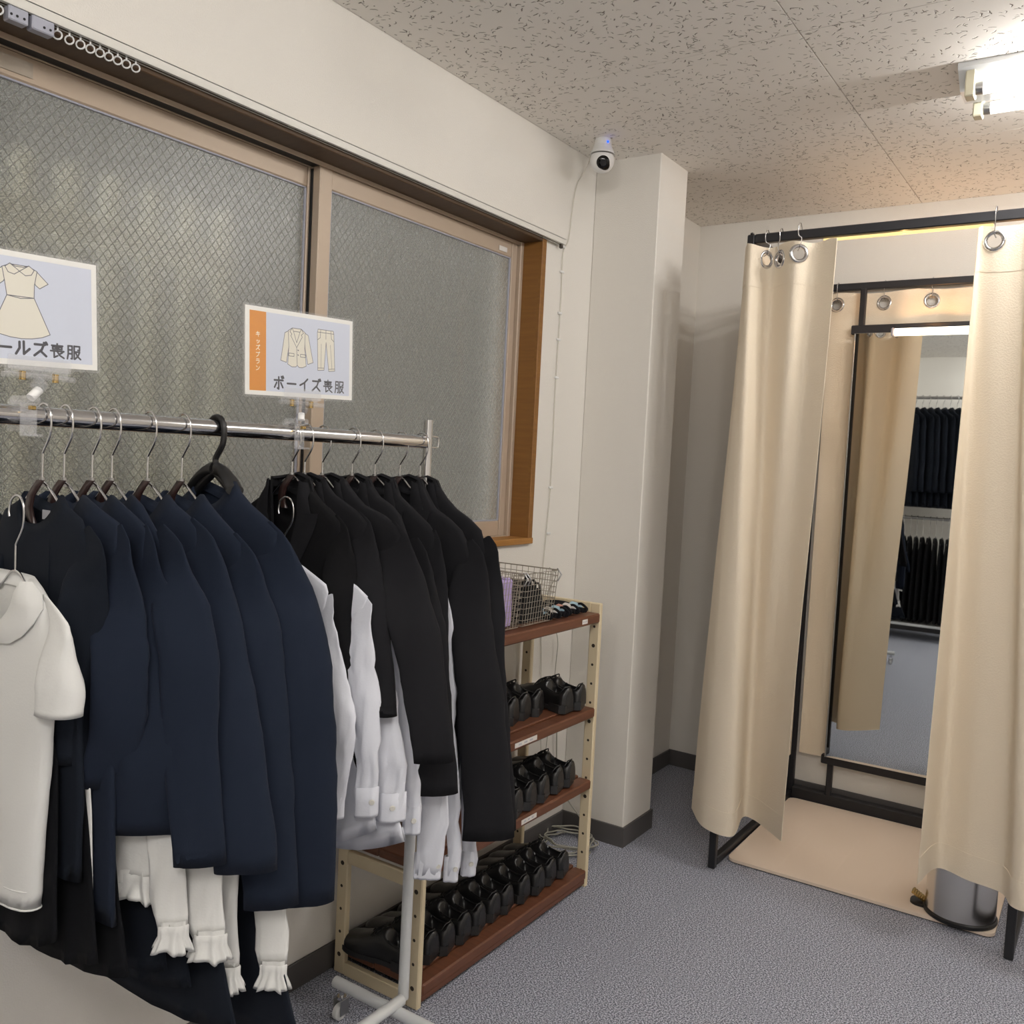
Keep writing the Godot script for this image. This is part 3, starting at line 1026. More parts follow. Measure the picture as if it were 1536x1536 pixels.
func make_shoe() -> Node3D:
	var t := thing("shoe", "shoe", "shoe")
	var ln := 0.236
	var ws := [Vector2(0, 0.017), Vector2(0.012, 0.0245), Vector2(0.04, 0.0295), Vector2(0.12, 0.031), Vector2(0.25, 0.03), Vector2(0.38, 0.031), Vector2(0.52, 0.036), Vector2(0.68, 0.041), Vector2(0.8, 0.039), Vector2(0.9, 0.031), Vector2(0.97, 0.019), Vector2(1.0, 0.005)]
	var hs := [Vector2(0, 0.068), Vector2(0.012, 0.078), Vector2(0.06, 0.08), Vector2(0.18, 0.072), Vector2(0.3, 0.078), Vector2(0.4, 0.088), Vector2(0.48, 0.081), Vector2(0.58, 0.068), Vector2(0.75, 0.053), Vector2(0.9, 0.045), Vector2(0.97, 0.035), Vector2(1.0, 0.022)]
	var rings := []
	var rim_l := []
	var rim_r := []
	for i in 31:
		var s := i / 30.0
		if i < 4:
			s = [0.0, 0.012, 0.04, 0.08][i]
		var w := lookup(ws, s)
		var h := lookup(hs, s)
		var off := 0.007 * sin(clampf(s - 0.4, 0, 1) * PI * 0.8)
		var ring := PackedVector3Array()
		var hole := smoothstep(0.045, 0.09, s) * (1.0 - smoothstep(0.31, 0.38, s))
		for k in 19:
			var a := PI * k / 18.0
			var cz := cos(a)
			var z := w * signf(cz) * pow(absf(cz), 0.8)
			var y := 0.014 + (h - 0.014) * pow(sin(a), lerpf(0.75, 0.5, smoothstep(0.0, 0.08, s)))
			z *= 1.0 - 0.24 * pow((y - 0.012) / 0.08, 2.0)
			y = lerpf(y, 0.026, hole * (1.0 - smoothstep(0.6, 0.8, absf(cz))))
			ring.append(Vector3(-s * ln, y, z + off))
		if s >= 0.06 and s <= 0.36:
			rim_l.append(ring[4])
			rim_r.append(ring[14])
		rings.append(ring)
	var st := mb()
	loft(st, rings, true, true, false, 1)
	done("upper", st, M.shoe_leather, t)
	# padded rim of the opening
	st = mb()
	rim_r.reverse()
	var heel := [Vector3(-0.012, 0.079, 0.011), Vector3(-0.009, 0.08, 0.0), Vector3(-0.012, 0.079, -0.011)]
	rim_r.append_array([])
	var loop := rim_r + [heel[2], heel[1], heel[0]] + rim_l
	tube(st, loop, 0.0022, 6, false)
	done("collar", st, M.shoe_leather, t)
	# sole and heel block
	var outl := PackedVector2Array()
	for pass_ in 2:
		for i in 17:
			var s := i / 16.0 if pass_ == 0 else 1.0 - i / 16.0
			var w := lookup(ws, s) + 0.003
			var off := 0.007 * sin(clampf(s - 0.4, 0, 1) * PI * 0.8)
			if (s == 0.0 or s == 1.0) and pass_ == 1:
				continue
			outl.append(Vector2(-s * (ln + 0.004) + 0.002, off + (w if pass_ == 0 else -w)))
	st = mb()
	prism(st, outl, 0.004, 0.017, func(p, h): return Vector3(p.x, h, p.y))
	var back := PackedVector2Array()
	for p in outl:
		if p.x > -0.07:
			back.append(Vector2(p.x, p.y * 1.02))
	prism(st, back, 0.0, 0.0255, func(p, h): return Vector3(p.x + 0.0012, h, p.y))
	prism(st, PackedVector2Array([Vector2(-0.11, 0.036), Vector2(-0.11, -0.03), Vector2(-0.2, -0.033), Vector2(-0.2, 0.04)]), 0.0, 0.004, func(p, h): return Vector3(p.x, h, p.y))
	done("sole", st, M.shoe_sole, t)
	# laces
	st = mb()
	for k in 4:
		var s := 0.42 + k * 0.05
		var h := lookup(hs, s)
		tube(st, curve([Vector3(-s * ln, h - 0.014, 0.019), Vector3(-s * ln - 0.003, h + 0.0015, 0.004), Vector3(-s * ln - 0.006, h - 0.014, -0.016)], 4), 0.0016, 5)
	for sd in [-1.0, 1.0]:
		tube(st, curve([Vector3(-0.1, 0.093, 0.002), Vector3(-0.102, 0.091, 0.016 * sd), Vector3(-0.112, 0.076, 0.03 * sd), Vector3(-0.117, 0.08, 0.018 * sd), Vector3(-0.103, 0.089, 0.002)], 4), 0.0019, 5)
		tube(st, curve([Vector3(-0.1, 0.093, 0.002), Vector3(-0.116, 0.084, 0.018 * sd), Vector3(-0.128, 0.066, 0.03 * sd)], 4), 0.0016, 5)
	done("laces", st, M.shoe_lace, t)
	return t

func lookup(list: Array, s: float) -> float:
	for i in list.size() - 1:
		if s <= list[i + 1].x:
			return lerpf(list[i].y, list[i + 1].y, (s - list[i].x) / (list[i + 1].x - list[i].x))
	return list[-1].y

func basket(at: Vector3, half: float, label: String, kind: int):
	var t := thing("wire_basket", label, "basket", at, 0.0, "wire baskets on the top shelf")
	var r := 0.00105
	var h := 0.15
	var st := mb()
	var hx := 0.115
	var flare := 0.012
	# uprights and hoops of the mesh
	for k in 13:
		var f := -1.0 + k / 6.0
		for s in [-1.0, 1.0]:
			tube(st, [Vector3(hx * s, 0, f * half), Vector3((hx + flare) * s, h, f * (half + flare * 0.4))], r, 4, false, false)
			tube(st, [Vector3(f * hx, 0, half * s), Vector3(f * (hx + flare), h, (half + flare * 0.4) * s)], r, 4, false, false)
		if k % 2 == 1:
			continue
		tube(st, [Vector3(f * hx, 0.001, -half), Vector3(f * hx, 0.001, half)], r, 4, false, false)
		tube(st, [Vector3(-hx, 0.001, f * half), Vector3(hx, 0.001, f * half)], r, 4, false, false)
	for k in 10:
		var v := k / 9.0
		var a := hx + flare * v
		var b := half + flare * 0.4 * v
		tube(st, [Vector3(a, h * v, b), Vector3(-a, h * v, b), Vector3(-a, h * v, -b), Vector3(a, h * v, -b)], r, 4, true)
	done("wire_mesh", st, M.basket_wire, t)
	st = mb()
	var a2 := hx + flare
	var b2 := half + flare * 0.4
	tube(st, [Vector3(a2, h, b2), Vector3(-a2, h, b2), Vector3(-a2, h, -b2), Vector3(a2, h, -b2)], 0.002, 6, true)
	done("rim", st, M.basket_wire, t)
	# the bent metal catches at the front corners
	for s in [-1.0, 1.0]:
		st = mb()
		tube(st, [Vector3(a2 - 0.004, h + 0.004, s * b2), Vector3(a2 + 0.012, h - 0.012, s * (b2 - 0.002)), Vector3(a2 + 0.002, h - 0.032, s * (b2 - 0.004))], 0.0022, 6)
		done("corner_catch", st, M.chrome_dull, t)
	# contents
	var names := ["on the right", "next to it", "in the middle", "at the left"]
	for k in (5 if kind == 0 else 3):
		var hgt := 0.088 + 0.012 * ((k * 7) % 3)
		var z := -half + 0.02 + k * 0.027 if kind == 0 else 0.005 + k * 0.027
		var p := thing("sock_packet", "folded black packet standing in the %s wire basket, %s from the pillar side" % ["right-hand" if kind == 0 else "half-hidden", NTH[k]], "packet", at + Vector3(0.0, 0.003, z), 0.0, "black packets in the wire baskets")
		st = mb()
		var rings := []
		for j in 7:
			var v := j / 6.0
			var ring := PackedVector3Array()
			for q in 16:
				var an := TAU * q / 16
				var cx := signf(cos(an)) * pow(absf(cos(an)), 0.5) * (0.098 - 0.012 * v)
				var cz := signf(sin(an)) * pow(absf(sin(an)), 0.6) * 0.0115 * (1.0 - 0.35 * v)
				ring.append(Vector3(cx, hgt * v + 0.003 * noise.get_noise_2d(q * 3.0, k * 5.0 + v), cz + 0.003 * noise.get_noise_2d(v * 4.0 + k * 9.0, q * 2.0)))
			rings.append(ring)
		loft(st, rings, true, true)
		done("cloth", st, M.black_pack, p)
		st = mb()
		tube(st, curve([Vector3(0.06, hgt - 0.004, 0), Vector3(0.066, hgt + 0.014, 0.002), Vector3(0.078, hgt + 0.012, 0.0), Vector3(0.08, hgt - 0.006, 0)], 4), 0.0035, 6)
		done("loop", st, M.black_pack, p)
	if kind == 1:
		var p := thing("lilac_packet", "lilac paper packet standing in the half-hidden wire basket", "packet", at + Vector3(0.015, 0.003, -0.045))
		st = mb()
		box(st, Vector3(-0.085, 0, -0.024), Vector3(0.085, 0.132, 0.024), 0.004)
		done("body", st, M.lilac, p)
		bx("fold", Vector3(-0.085, 0.132, -0.01), Vector3(0.085, 0.138, 0.01), M.lilac, p, 0.002)

func neckties():
	for k in 6:
		var z := 1.55 - k * 0.037
		var t := thing("necktie", "rolled black necktie in clear film on the top shelf, %s from the wire basket" % NTH[k], "necktie", Vector3(0.2, 0.9025, z), deg_to_rad(-24 + 5 * (k % 3)), "black neckties on the top shelf")
		var st := mb()
		var rings := []
		for j in 13:
			var v := j / 12.0
			var w := 0.017 * (0.7 + 0.3 * sin(PI * v))
			var h := 0.024 * (0.65 + 0.35 * sin(PI * minf(1.0, v * 1.2)))
			var ring := PackedVector3Array()
			for q in 12:
				var an := TAU * q / 12
				ring.append(Vector3(-0.085 + 0.17 * v, h * 0.5 + 0.5 * h * sin(an), w * cos(an) * (1.0 + 0.2 * noise.get_noise_2d(v * 5.0, k * 7.0))))
			rings.append(ring)
		loft(st, rings, true, true)
		done("roll", st, M.black_cloth, t)
		st = mb()
		tube(st, [Vector3(0.03, 0.0125, 0.0), Vector3(0.062, 0.0115, 0.0)], 0.0165, 12)
		done("paper_band", st, [M.pale_blue, M.tag_paper, M.pale_blue, M.salmon, M.tag_paper, M.pale_blue][k], t)
		st = mb()
		tube(st, curve([Vector3(0.05, 0.02, 0.004), Vector3(0.07, 0.027, 0.0), Vector3(0.093, 0.014, -0.004), Vector3(0.088, 0.004, 0.0)], 4), 0.004, 6)
		done("tail", st, M.black_cloth, t)

# ---------------------------------------------------------------- garment rail
const BX := 0.335
const BY := 1.402

func garment_rack():
	var t := thing("garment_rail", "chrome clothes rail with white base tubes on castors", "clothes rail", Vector3(BX, 0, 2.86))
	var o := Vector3(-BX, 0, -2.86)
	var st := mb()
	tube(st, [o + Vector3(BX, BY, 2.262), o + Vector3(BX, BY, 3.46)], 0.0145, 24)
	done("hanging_bar", st, M.chrome, t)
	for z in [2.254, 3.468]:
		st = mb()
		tube(st, [o + Vector3(BX, 0.74, z), o + Vector3(BX, 1.452, z)], 0.0105, 20)
		done("upper_post", st, M.chrome, t)
		st = mb()
		tube(st, [o + Vector3(BX, 0.09, z), o + Vector3(BX, 0.75, z)], 0.0128, 20)
		done("lower_post", st, M.white_enamel, t)
		var e := -1.0 if z < 3.0 else 1.0
		st = mb()
		var y := 1.403
		tube(st, curve([o + Vector3(BX, y + 0.0125, z), o + Vector3(BX, y + 0.0125, z + e * 0.03), o + Vector3(BX, y + 0.009, z + e * 0.039), o + Vector3(BX, y - 0.009, z + e * 0.039), o + Vector3(BX, y - 0.0125, z + e * 0.03), o + Vector3(BX, y - 0.0125, z)], 4), 0.002, 8)
		done("end_loop", st, M.chrome, t)
		st = mb()
		var zc: float = z + (0.042 if e < 0 else -0.042)
		tube(st, [o + Vector3(0.155, 0.083, zc), o + Vector3(0.515, 0.083, zc)], 0.0135, 20)
		done("cross_foot", st, M.white_enamel, t)
		for x in [0.178, 0.492]:
			var c := Node3D.new()
			c.name = "castor"
			t.add_child(c, true)
			st = mb()
			tube(st, [o + Vector3(x, 0.07, zc), o + Vector3(x, 0.052, zc)], 0.006, 12)
			tube(st, [o + Vector3(x, 0.056, zc), o + Vector3(x, 0.05, zc)], 0.012, 12)
			done("stem", st, M.chrome, c)
			st = mb()
			box(st, o + Vector3(x - 0.013, 0.014, zc - 0.012), o + Vector3(x - 0.011, 0.052, zc + 0.016), 0.0005)
			done("fork_plate", st, M.chrome_dull, c)
			bx("fork_plate", o + Vector3(x + 0.011, 0.014, zc - 0.012), o + Vector3(x + 0.013, 0.052, zc + 0.016), M.chrome_dull, c, 0.0005)
			st = mb()
			lathe(st, [Vector2(0, -0.009), Vector2(0.016, -0.009), Vector2(0.0195, -0.006), Vector2(0.0195, 0.006), Vector2(0.016, 0.009), Vector2(0, 0.009)], o + Vector3(x, 0.0195, zc + 0.006), 24, Basis(Vector3.BACK, PI / 2))
			done("wheel", st, M.white_plastic, c)
	st = mb()
	tube(st, [o + Vector3(BX + 0.012, 0.1, 2.275), o + Vector3(BX + 0.012, 0.1, 3.447)], 0.0135, 20)
	done("long_foot_rail", st, M.white_enamel, t)

func hanger(at: Vector3, sh: float, drop: float, label: String, style: int, group: String, neck := 0.095):
	# style 0 chrome with a brown collar piece, 1 thick black plastic, 2 plain chrome
	var t := thing("hanger", label, "hanger", at, 0.0, group)
	var r := 0.0185
	var wire := 0.0018 if style != 1 else 0.0052
	var m: Material = M.chrome if style != 1 else M.black_plastic
	var pts := curve([Vector3(0, -neck, 0), Vector3(0, -0.058, 0), Vector3(0.002, -0.05, 0), Vector3(0.0185, -0.026, 0), Vector3(r + 0.002, 0.0, 0), Vector3(0.0125, 0.0155, 0), Vector3(-0.002, 0.0195, 0), Vector3(-0.0155, 0.0115, 0), Vector3(-0.0185, -0.004, 0.001), Vector3(-0.0155, -0.013, 0.002)], 4)
	var st := mb()
	tube(st, pts, wire, 8)
	done("hook", st, m, t)
	st = mb()
	for s in [-1.0, 1.0]:
		var arm := curve([Vector3(0, -neck, 0), Vector3(s * 0.014, -neck - 0.004, 0.0), Vector3(s * 0.05, -neck - 0.032, 0), Vector3(s * sh, -neck - drop, 0)], 5)
		if style == 1:
			tube(st, curve([Vector3(0, -neck, 0), Vector3(s * 0.04, -neck - 0.028, 0), Vector3(s * 0.12, -neck - 0.095, 0)], 5), 0.007, 10, false, true, 1.3)
		else:
			tube(st, arm, 0.0021, 8)
	done("arms", st, m, t)
	if style == 0:
		st = mb()
		var rows := []
		for p in [[0.002, 0.004, 0.0035], [-0.002, -0.006, 0.008], [-0.010, -0.02, 0.011], [-0.015, -0.036, 0.011], [-0.0145, -0.05, 0.009], [-0.009, -0.06, 0.008]]:
			var ring := PackedVector3Array()
			for q in [[-1, 0], [1, 0], [1, 1], [-1, 1]]:
				ring.append(Vector3(p[0] + q[0] * 0.0085 + 0.003, -neck + p[1], p[2] + q[1] * 0.0035))
			rows.append(ring)
		loft(st, rows, true, true)
		done("collar_piece", st, M.brown_plastic, t)
		st = mb()
		tube(st, [Vector3(0, -neck + 0.008, 0), Vector3(0, -neck - 0.006, 0)], 0.0045, 10)
		done("swivel", st, M.chrome_dull, t)
	if style == 1:
		for s in [-1.0, 1.0]:
			st = mb()
			var rings := []
			for j in 9:
				var v := j / 8.0
				var ring := PackedVector3Array()
				for q in 14:
					var an := TAU * q / 14
					ring.append(Vector3(s * (0.004 + 0.05 * v), -neck + 0.004 - 0.034 * v * v + 0.013 * (1 - 0.3 * v) * sin(an), 0.016 * (0.6 + 0.6 * v) * cos(an)))
				rings.append(ring)
			loft(st, rings, true, true)
			done("moulded_shoulder", st, M.black_plastic, t)
	return t

# one sleeve: a flattened tube between the shoulder and the cuff
func sleeve(st: SurfaceTool, g: Dictionary, s: float, sd: float) -> Array:
	var rings := []
	var n := 24
	var rows := 26
	var y0: float = g.ysh + 0.02
	for i in rows + 1:
		var v := float(i) / rows
		v = v * v * 0.35 + v * 0.65
		var y := lerpf(y0, g.cuff, v)
		var d := y0 - y
		var w := lerpf(g.wt, g.wb, clampf((d - 0.08) / maxf(y0 - g.cuff - 0.08, 0.01), 0, 1))
		w *= 0.05 + 0.95 * sqrt(clampf(d / 0.12, 0.0, 1.0))
		if g.has("gather"):
			w *= 1.0 - 0.2 * smoothstep(0.035, 0.0, y - g.cuff) + 0.08 * smoothstep(0.12, 0.06, y - g.cuff) * smoothstep(0.0, 0.05, y - g.cuff)
		var xr: float = along(g.R, y) - g.cx + g.wr * 0.6 * noise.get_noise_2d(y * 14.0, sd)
		var rz: float = g.T * (0.06 + 0.94 * smoothstep(0.0, 0.13, d))
		var cx := xr - w * 0.5
		var ring := PackedVector3Array()
		for k in n:
			var a := TAU * k / n
			var ca := cos(a)
			var sa := sin(a)
			var px := w * 0.5 * signf(ca) * pow(absf(ca), 0.85)
			var pz := rz * signf(sa) * pow(absf(sa), 0.8)
			var wn := noise.get_noise_3d(px * 16.0 + s * 3.0, y * 7.0, sd) + 0.6 * noise.get_noise_3d(px * 40.0, y * 18.0 + px * 30.0, sd + 5.0)
			pz += g.wr * wn * smoothstep(0.0, 0.12, d)
			# the flat of the sleeve turns to the side as it hangs
			var kk: float = g.k * smoothstep(0.02, 0.16, d)
			var qx := px / (1.0 + 1.04 * kk)
			ring.append(Vector3(s * (cx + qx), y - BY, pz - kk * qx))
		rings.append(ring)
	# turned-in edge
	var last: PackedVector3Array = rings[-1]
	var c := Vector3.ZERO
	for p in last:
		c += p / n
	for e in [[0.93, 0.001], [0.88, 0.02]]:
		var ring := PackedVector3Array()
		for k in n:
			var p := last[k]
			var mid := (p.z + last[(n - k) % n].z) * 0.5
			ring.append(Vector3(c.x + (p.x - c.x) * e[0], p.y + e[1], mid + (p.z - mid) * (e[0] - 0.1)))
		rings.append(ring)
	loft(st, rings)
	return last

func body_point(g: Dictionary, th: float, t: float, sd: float) -> Vector3:
	var ca := cos(th)
	var sa := sin(th)
	var ys := lerpf(g.neck, g.hem, t)
	var hw := along(g.prof, ys)
	var d := along(g.dep, ys)
	var px := hw * signf(ca) * pow(absf(ca), 0.8)
	var pz := d * signf(sa) * pow(absf(sa), 0.75)
	var yt: float = g.neck - (g.drop * pow(maxf(sa, 0.0), g.dk)) - g.get("dip", 0.016) * (1.0 - absf(ca)) * (0.0 if sa > 0.0 else 1.0)
	var y := lerpf(yt, g.hem, t)
	y += g.get("slant", 0.0) * px * t
	y += g.get("curve", 0.0) * t * pow(px / maxf(hw, 0.01), 2.0)
	var low := clampf((g.neck - y) / maxf(g.neck - g.hem, 0.01), 0, 1)
	pz += g.wr * (noise.get_noise_3d(px * 14.0, y * 4.0, sd + 3.0) + 0.5 * noise.get_noise_3d(px * 34.0, y * 9.0, sd + 8.0)) * low
	if g.has("pleat"):
		pz += g.pleat * sin(px * 95.0) * low * low * absf(sa)
	return Vector3(px, y - BY, pz + g.get("back", 0.0) * t * t)

func body(st: SurfaceTool, g: Dictionary, sd: float):
	var rings := []
	var n := 36
	var rows := 26
	for i in rows + 1:
		var t := float(i) / rows
		t = t * t * 0.3 + t * 0.7
		var ring := PackedVector3Array()
		for k in n:
			ring.append(body_point(g, TAU * k / n, t, sd))
		rings.append(ring)
	var last: PackedVector3Array = rings[-1]
	var first: PackedVector3Array = rings[0]
	var inner := PackedVector3Array()
	for k in n:
		var p := last[k]
		var mid := (p.z + last[(n - k) % n].z) * 0.5
		inner.append(Vector3(p.x * 0.97, p.y + 0.025, mid + (p.z - mid) * 0.8))
	rings.append(inner)
	var lip := PackedVector3Array()
	for k in n:
		var p := first[k]
		var mid := (p.z + first[(n - k) % n].z) * 0.5
		lip.append(Vector3(p.x * 0.9, p.y - 0.02, mid + (p.z - mid) * 0.75))
	rings.push_front(lip)
	loft(st, rings)

# front surface of a garment at (x, y), both counted from its hook
func front_z(g: Dictionary, x: float, y: float) -> float:
	var ys := y + BY
	var hw := along(g.prof, ys)
	var d := along(g.dep, ys)
	var c := pow(clampf(absf(x) / hw, 0, 0.999), 1.25)
	return d * pow(sqrt(1.0 - c * c), 0.75)

# a patch of cloth lying on the front between two edges given as lists of Vector2
func patch(st: SurfaceTool, g: Dictionary, inner: Array, outer: Array, lift: float, across := 5, soft := 0.0):
	var rows := []
	for i in inner.size():
		var r := PackedVector3Array()
		for k in across + 1:
			var p: Vector2 = inner[i].lerp(outer[i], float(k) / across)
			var bump := lift + soft * sin(PI * float(k) / across)
			r.append(Vector3(p.x, p.y, front_z(g, p.x, p.y) + bump))
		rows.append(r)
	skin(st, rows, 0.0022)

func garment(called: String, label: String, cat: String, group: String, m: Material, g: Dictionary) -> Node3D:
	# defaults
	var base := {"cx": BX, "T": 0.016, "neck": 1.31, "nw": 0.055, "drop": 0.05, "dk": 1.2, "wt": 0.1, "wb": 0.09, "wr": 0.0055, "turn": 0.0, "k": 0.95}
	g.merge(base)
	var at: Vector3 = g.get("root", Vector3(g.cx, BY, g.z))
	var t := thing(called, label, cat, at, deg_to_rad(g.turn), group)
	var sd: float = g.z * 37.0
	var prof := [Vector2(g.neck, g.nw)]
	for p in g.R:
		if p.x < g.neck - 0.004 and p.x >= g.ysh:
			prof.append(Vector2(p.x, maxf(g.nw, p.y - g.cx - 0.008)))
	var shw: float = along(g.R, g.ysh) - g.cx
	prof.append(Vector2(g.ysh - 0.03, shw - 0.02))
	prof.append(Vector2(g.ysh - 0.09, g.get("bw", shw - 0.025)))
	if g.has("tail"):
		prof.append(Vector2(g.hem + 0.14, g.bw + 0.02))
		prof.append(Vector2(g.hem + 0.07, lerpf(g.bw + 0.02, g.hw, 0.7)))
	prof.append(Vector2(g.hem, g.get("hw", shw - 0.02)))
	g.prof = prof
	g.dep = [Vector2(g.neck, minf(0.022, g.T * 1.1)), Vector2(g.ysh, g.T * 0.85), Vector2(g.ysh - 0.08, g.T), Vector2(g.hem, g.T * 1.05)]
	var st := mb()
	body(st, g, sd)
	done("body", st, m, t)
	if g.get("sleeves", true):
		for s in [1.0, -1.0]:
			st = mb()
			var cuff: Array = sleeve(st, g, s, sd + s)
			var sl := done("sleeve", st, m, t)
			if g.has("gather"):
				frill(cuff, m, sl)
			elif g.has("band"):
				cuff_band(cuff, m, sl, g.band, s)
	return t

func frill(ring: Array, m: Material, parent: Node):
	var n0 := ring.size()
	var c := Vector3.ZERO
	for p in ring:
		c += p / n0
	var rings := []
	var n := 72
	for e in [[0.014, 0.0004, 0.0], [0.012, 0.0022, 0.0], [0.004, 0.0018, 0.15], [-0.004, 0.0012, 0.5], [-0.012, 0.0035, 0.9], [-0.02, 0.006, 1.15], [-0.026, 0.0075, 1.3], [-0.025, 0.005, 1.25], [-0.006, -0.002, 0.3]]:
		var r := PackedVector3Array()
		for k in n:
			var f := float(k) * n0 / n
			var a: Vector3 = ring[int(f) % n0]
			var b: Vector3 = ring[(int(f) + 1) % n0]
			var p := a.lerp(b, f - int(f))
			var out := (p - c).normalized()
			var an := TAU * k / n
			var rip: float = e[2] * 0.0026 * sin(an * 12.0 + c.x * 60.0)
			p += out * (e[1] + rip)
			p += (p - c) * 0.035 * e[2]
			p.y += e[0] + 0.0025 * e[2] * sin(an * 5.0 + c.z * 50.0)
			r.append(p)
		rings.append(r)
	var st := mb()
	loft(st, rings)
	done("frill", st, m, parent)

func cuff_band(ring: Array, m: Material, parent: Node, h: float, s: float):
	var c := Vector3.ZERO
	for p in ring:
		c += p / ring.size()
	var rings := []
	for e in [[h, -0.001], [h, 0.0022], [h * 0.5, 0.0026], [0.002, 0.0026], [-0.003, 0.002], [-0.002, -0.0008], [0.01, -0.003]]:
		var r := PackedVector3Array()
		for p in ring:
			var out := Vector3(p.x - c.x, 0, p.z - c.z).normalized()
			r.append(Vector3(p.x, p.y + e[0], p.z) + out * e[1] + Vector3(0, 0.1 * s * (p.x - c.x), 0))
		rings.append(r)
	var st := mb()
	loft(st, rings)
	done("cuff", st, m, parent)
	# button on the side that faces outwards
	var best: Vector3 = rings[2][0]
	for p in rings[2]:
		if p.x * s * 0.75 + p.z * 0.9 > best.x * s * 0.75 + best.z * 0.9:
			best = p
	st = mb()
	var nrm := Vector3(0.7 * s, 0, 0.7)
	lathe(st, [Vector2(0.0, 0.002), Vector2(0.0045, 0.002), Vector2(0.0055, 0.0)], best, 14, Basis(Quaternion(Vector3.UP, nrm.normalized())))
	done("button", st, M.button, parent)

func lapels(t: Node3D, g: Dictionary, m: Material, depth: float, wide: float):
	var ny: float = g.neck - BY
	for s in [1.0, -1.0]:
		# upper collar, then the lapel below its notch
		var st := mb()
		var i1 := []
		var o1 := []
		for k in 6:
			var v := k / 5.0
			i1.append(Vector2(s * lerpf(0.04, 0.04, v), ny - 0.004 - 0.06 * v))
			o1.append(Vector2(s * lerpf(0.052, 0.042 + wide * 0.75, v), ny - 0.008 - 0.068 * v))
		patch(st, g, i1, o1, 0.004, 5, 0.002)
		done("collar", st, m, t)
		st = mb()
		var i2 := []
		var o2 := []
		for k in 9:
			var v := k / 8.0
			i2.append(Vector2(s * lerpf(0.042, -0.004, v), ny - 0.064 - (depth - 0.064) * v))
			var bow := sin(PI * pow(v, 0.7)) * 0.012
			o2.append(Vector2(s * (lerpf(0.042 + wide, -0.001, v) + bow), ny - 0.078 + 0.014 * (1.0 - v) - (depth - 0.07) * pow(v, 1.1)))
		patch(st, g, i2, o2, 0.004, 5, 0.0025)
		done("lapel", st, m, t)
	# collar stand round the back of the neck
	var st := mb()
	var rows := []
	for e in [[0.014, 0.86], [0.018, 0.94], [0.006, 1.06], [-0.012, 1.14], [-0.018, 1.08]]:
		var r := PackedVector3Array()
		for k in 13:
			var a := PI + PI * k / 12.0
			r.append(Vector3(cos(a) * 0.054 * e[1], ny - 0.008 + e[0] - 0.012 * absf(cos(a)), sin(a) * g.T * 1.1 * e[1] + 0.004))
		rows.append(r)
	skin(st, rows, 0.002)
	done("collar_back", st, m, t)
	# front edge and buttons
	st = mb()
	var a1 := []
	var a2 := []
	for k in 10:
		var y: float = lerpf(ny - depth, g.hem - BY + 0.02, k / 9.0)
		a1.append(Vector2(-0.004, y))
		a2.append(Vector2(0.05, y))
	patch(st, g, a1, a2, 0.0015, 4)
	done("front_edge", st, m, t)
	for k in 2:
		st = mb()
		var y: float = ny - depth - 0.02 - k * 0.085
		lathe(st, [Vector2(0.0, 0.0035), Vector2(0.006, 0.0035), Vector2(0.0075, 0.0)], Vector3(0.012, y, front_z(g, 0.012, y) + 0.003), 14, Basis(Vector3.RIGHT, PI / 2))
		done("button", st, M.black_button, t)

func v2(a: Array) -> Array:
	var out := []
	for i in range(0, a.size(), 2):
		out.append(Vector2(a[i], a[i + 1]))
	return out

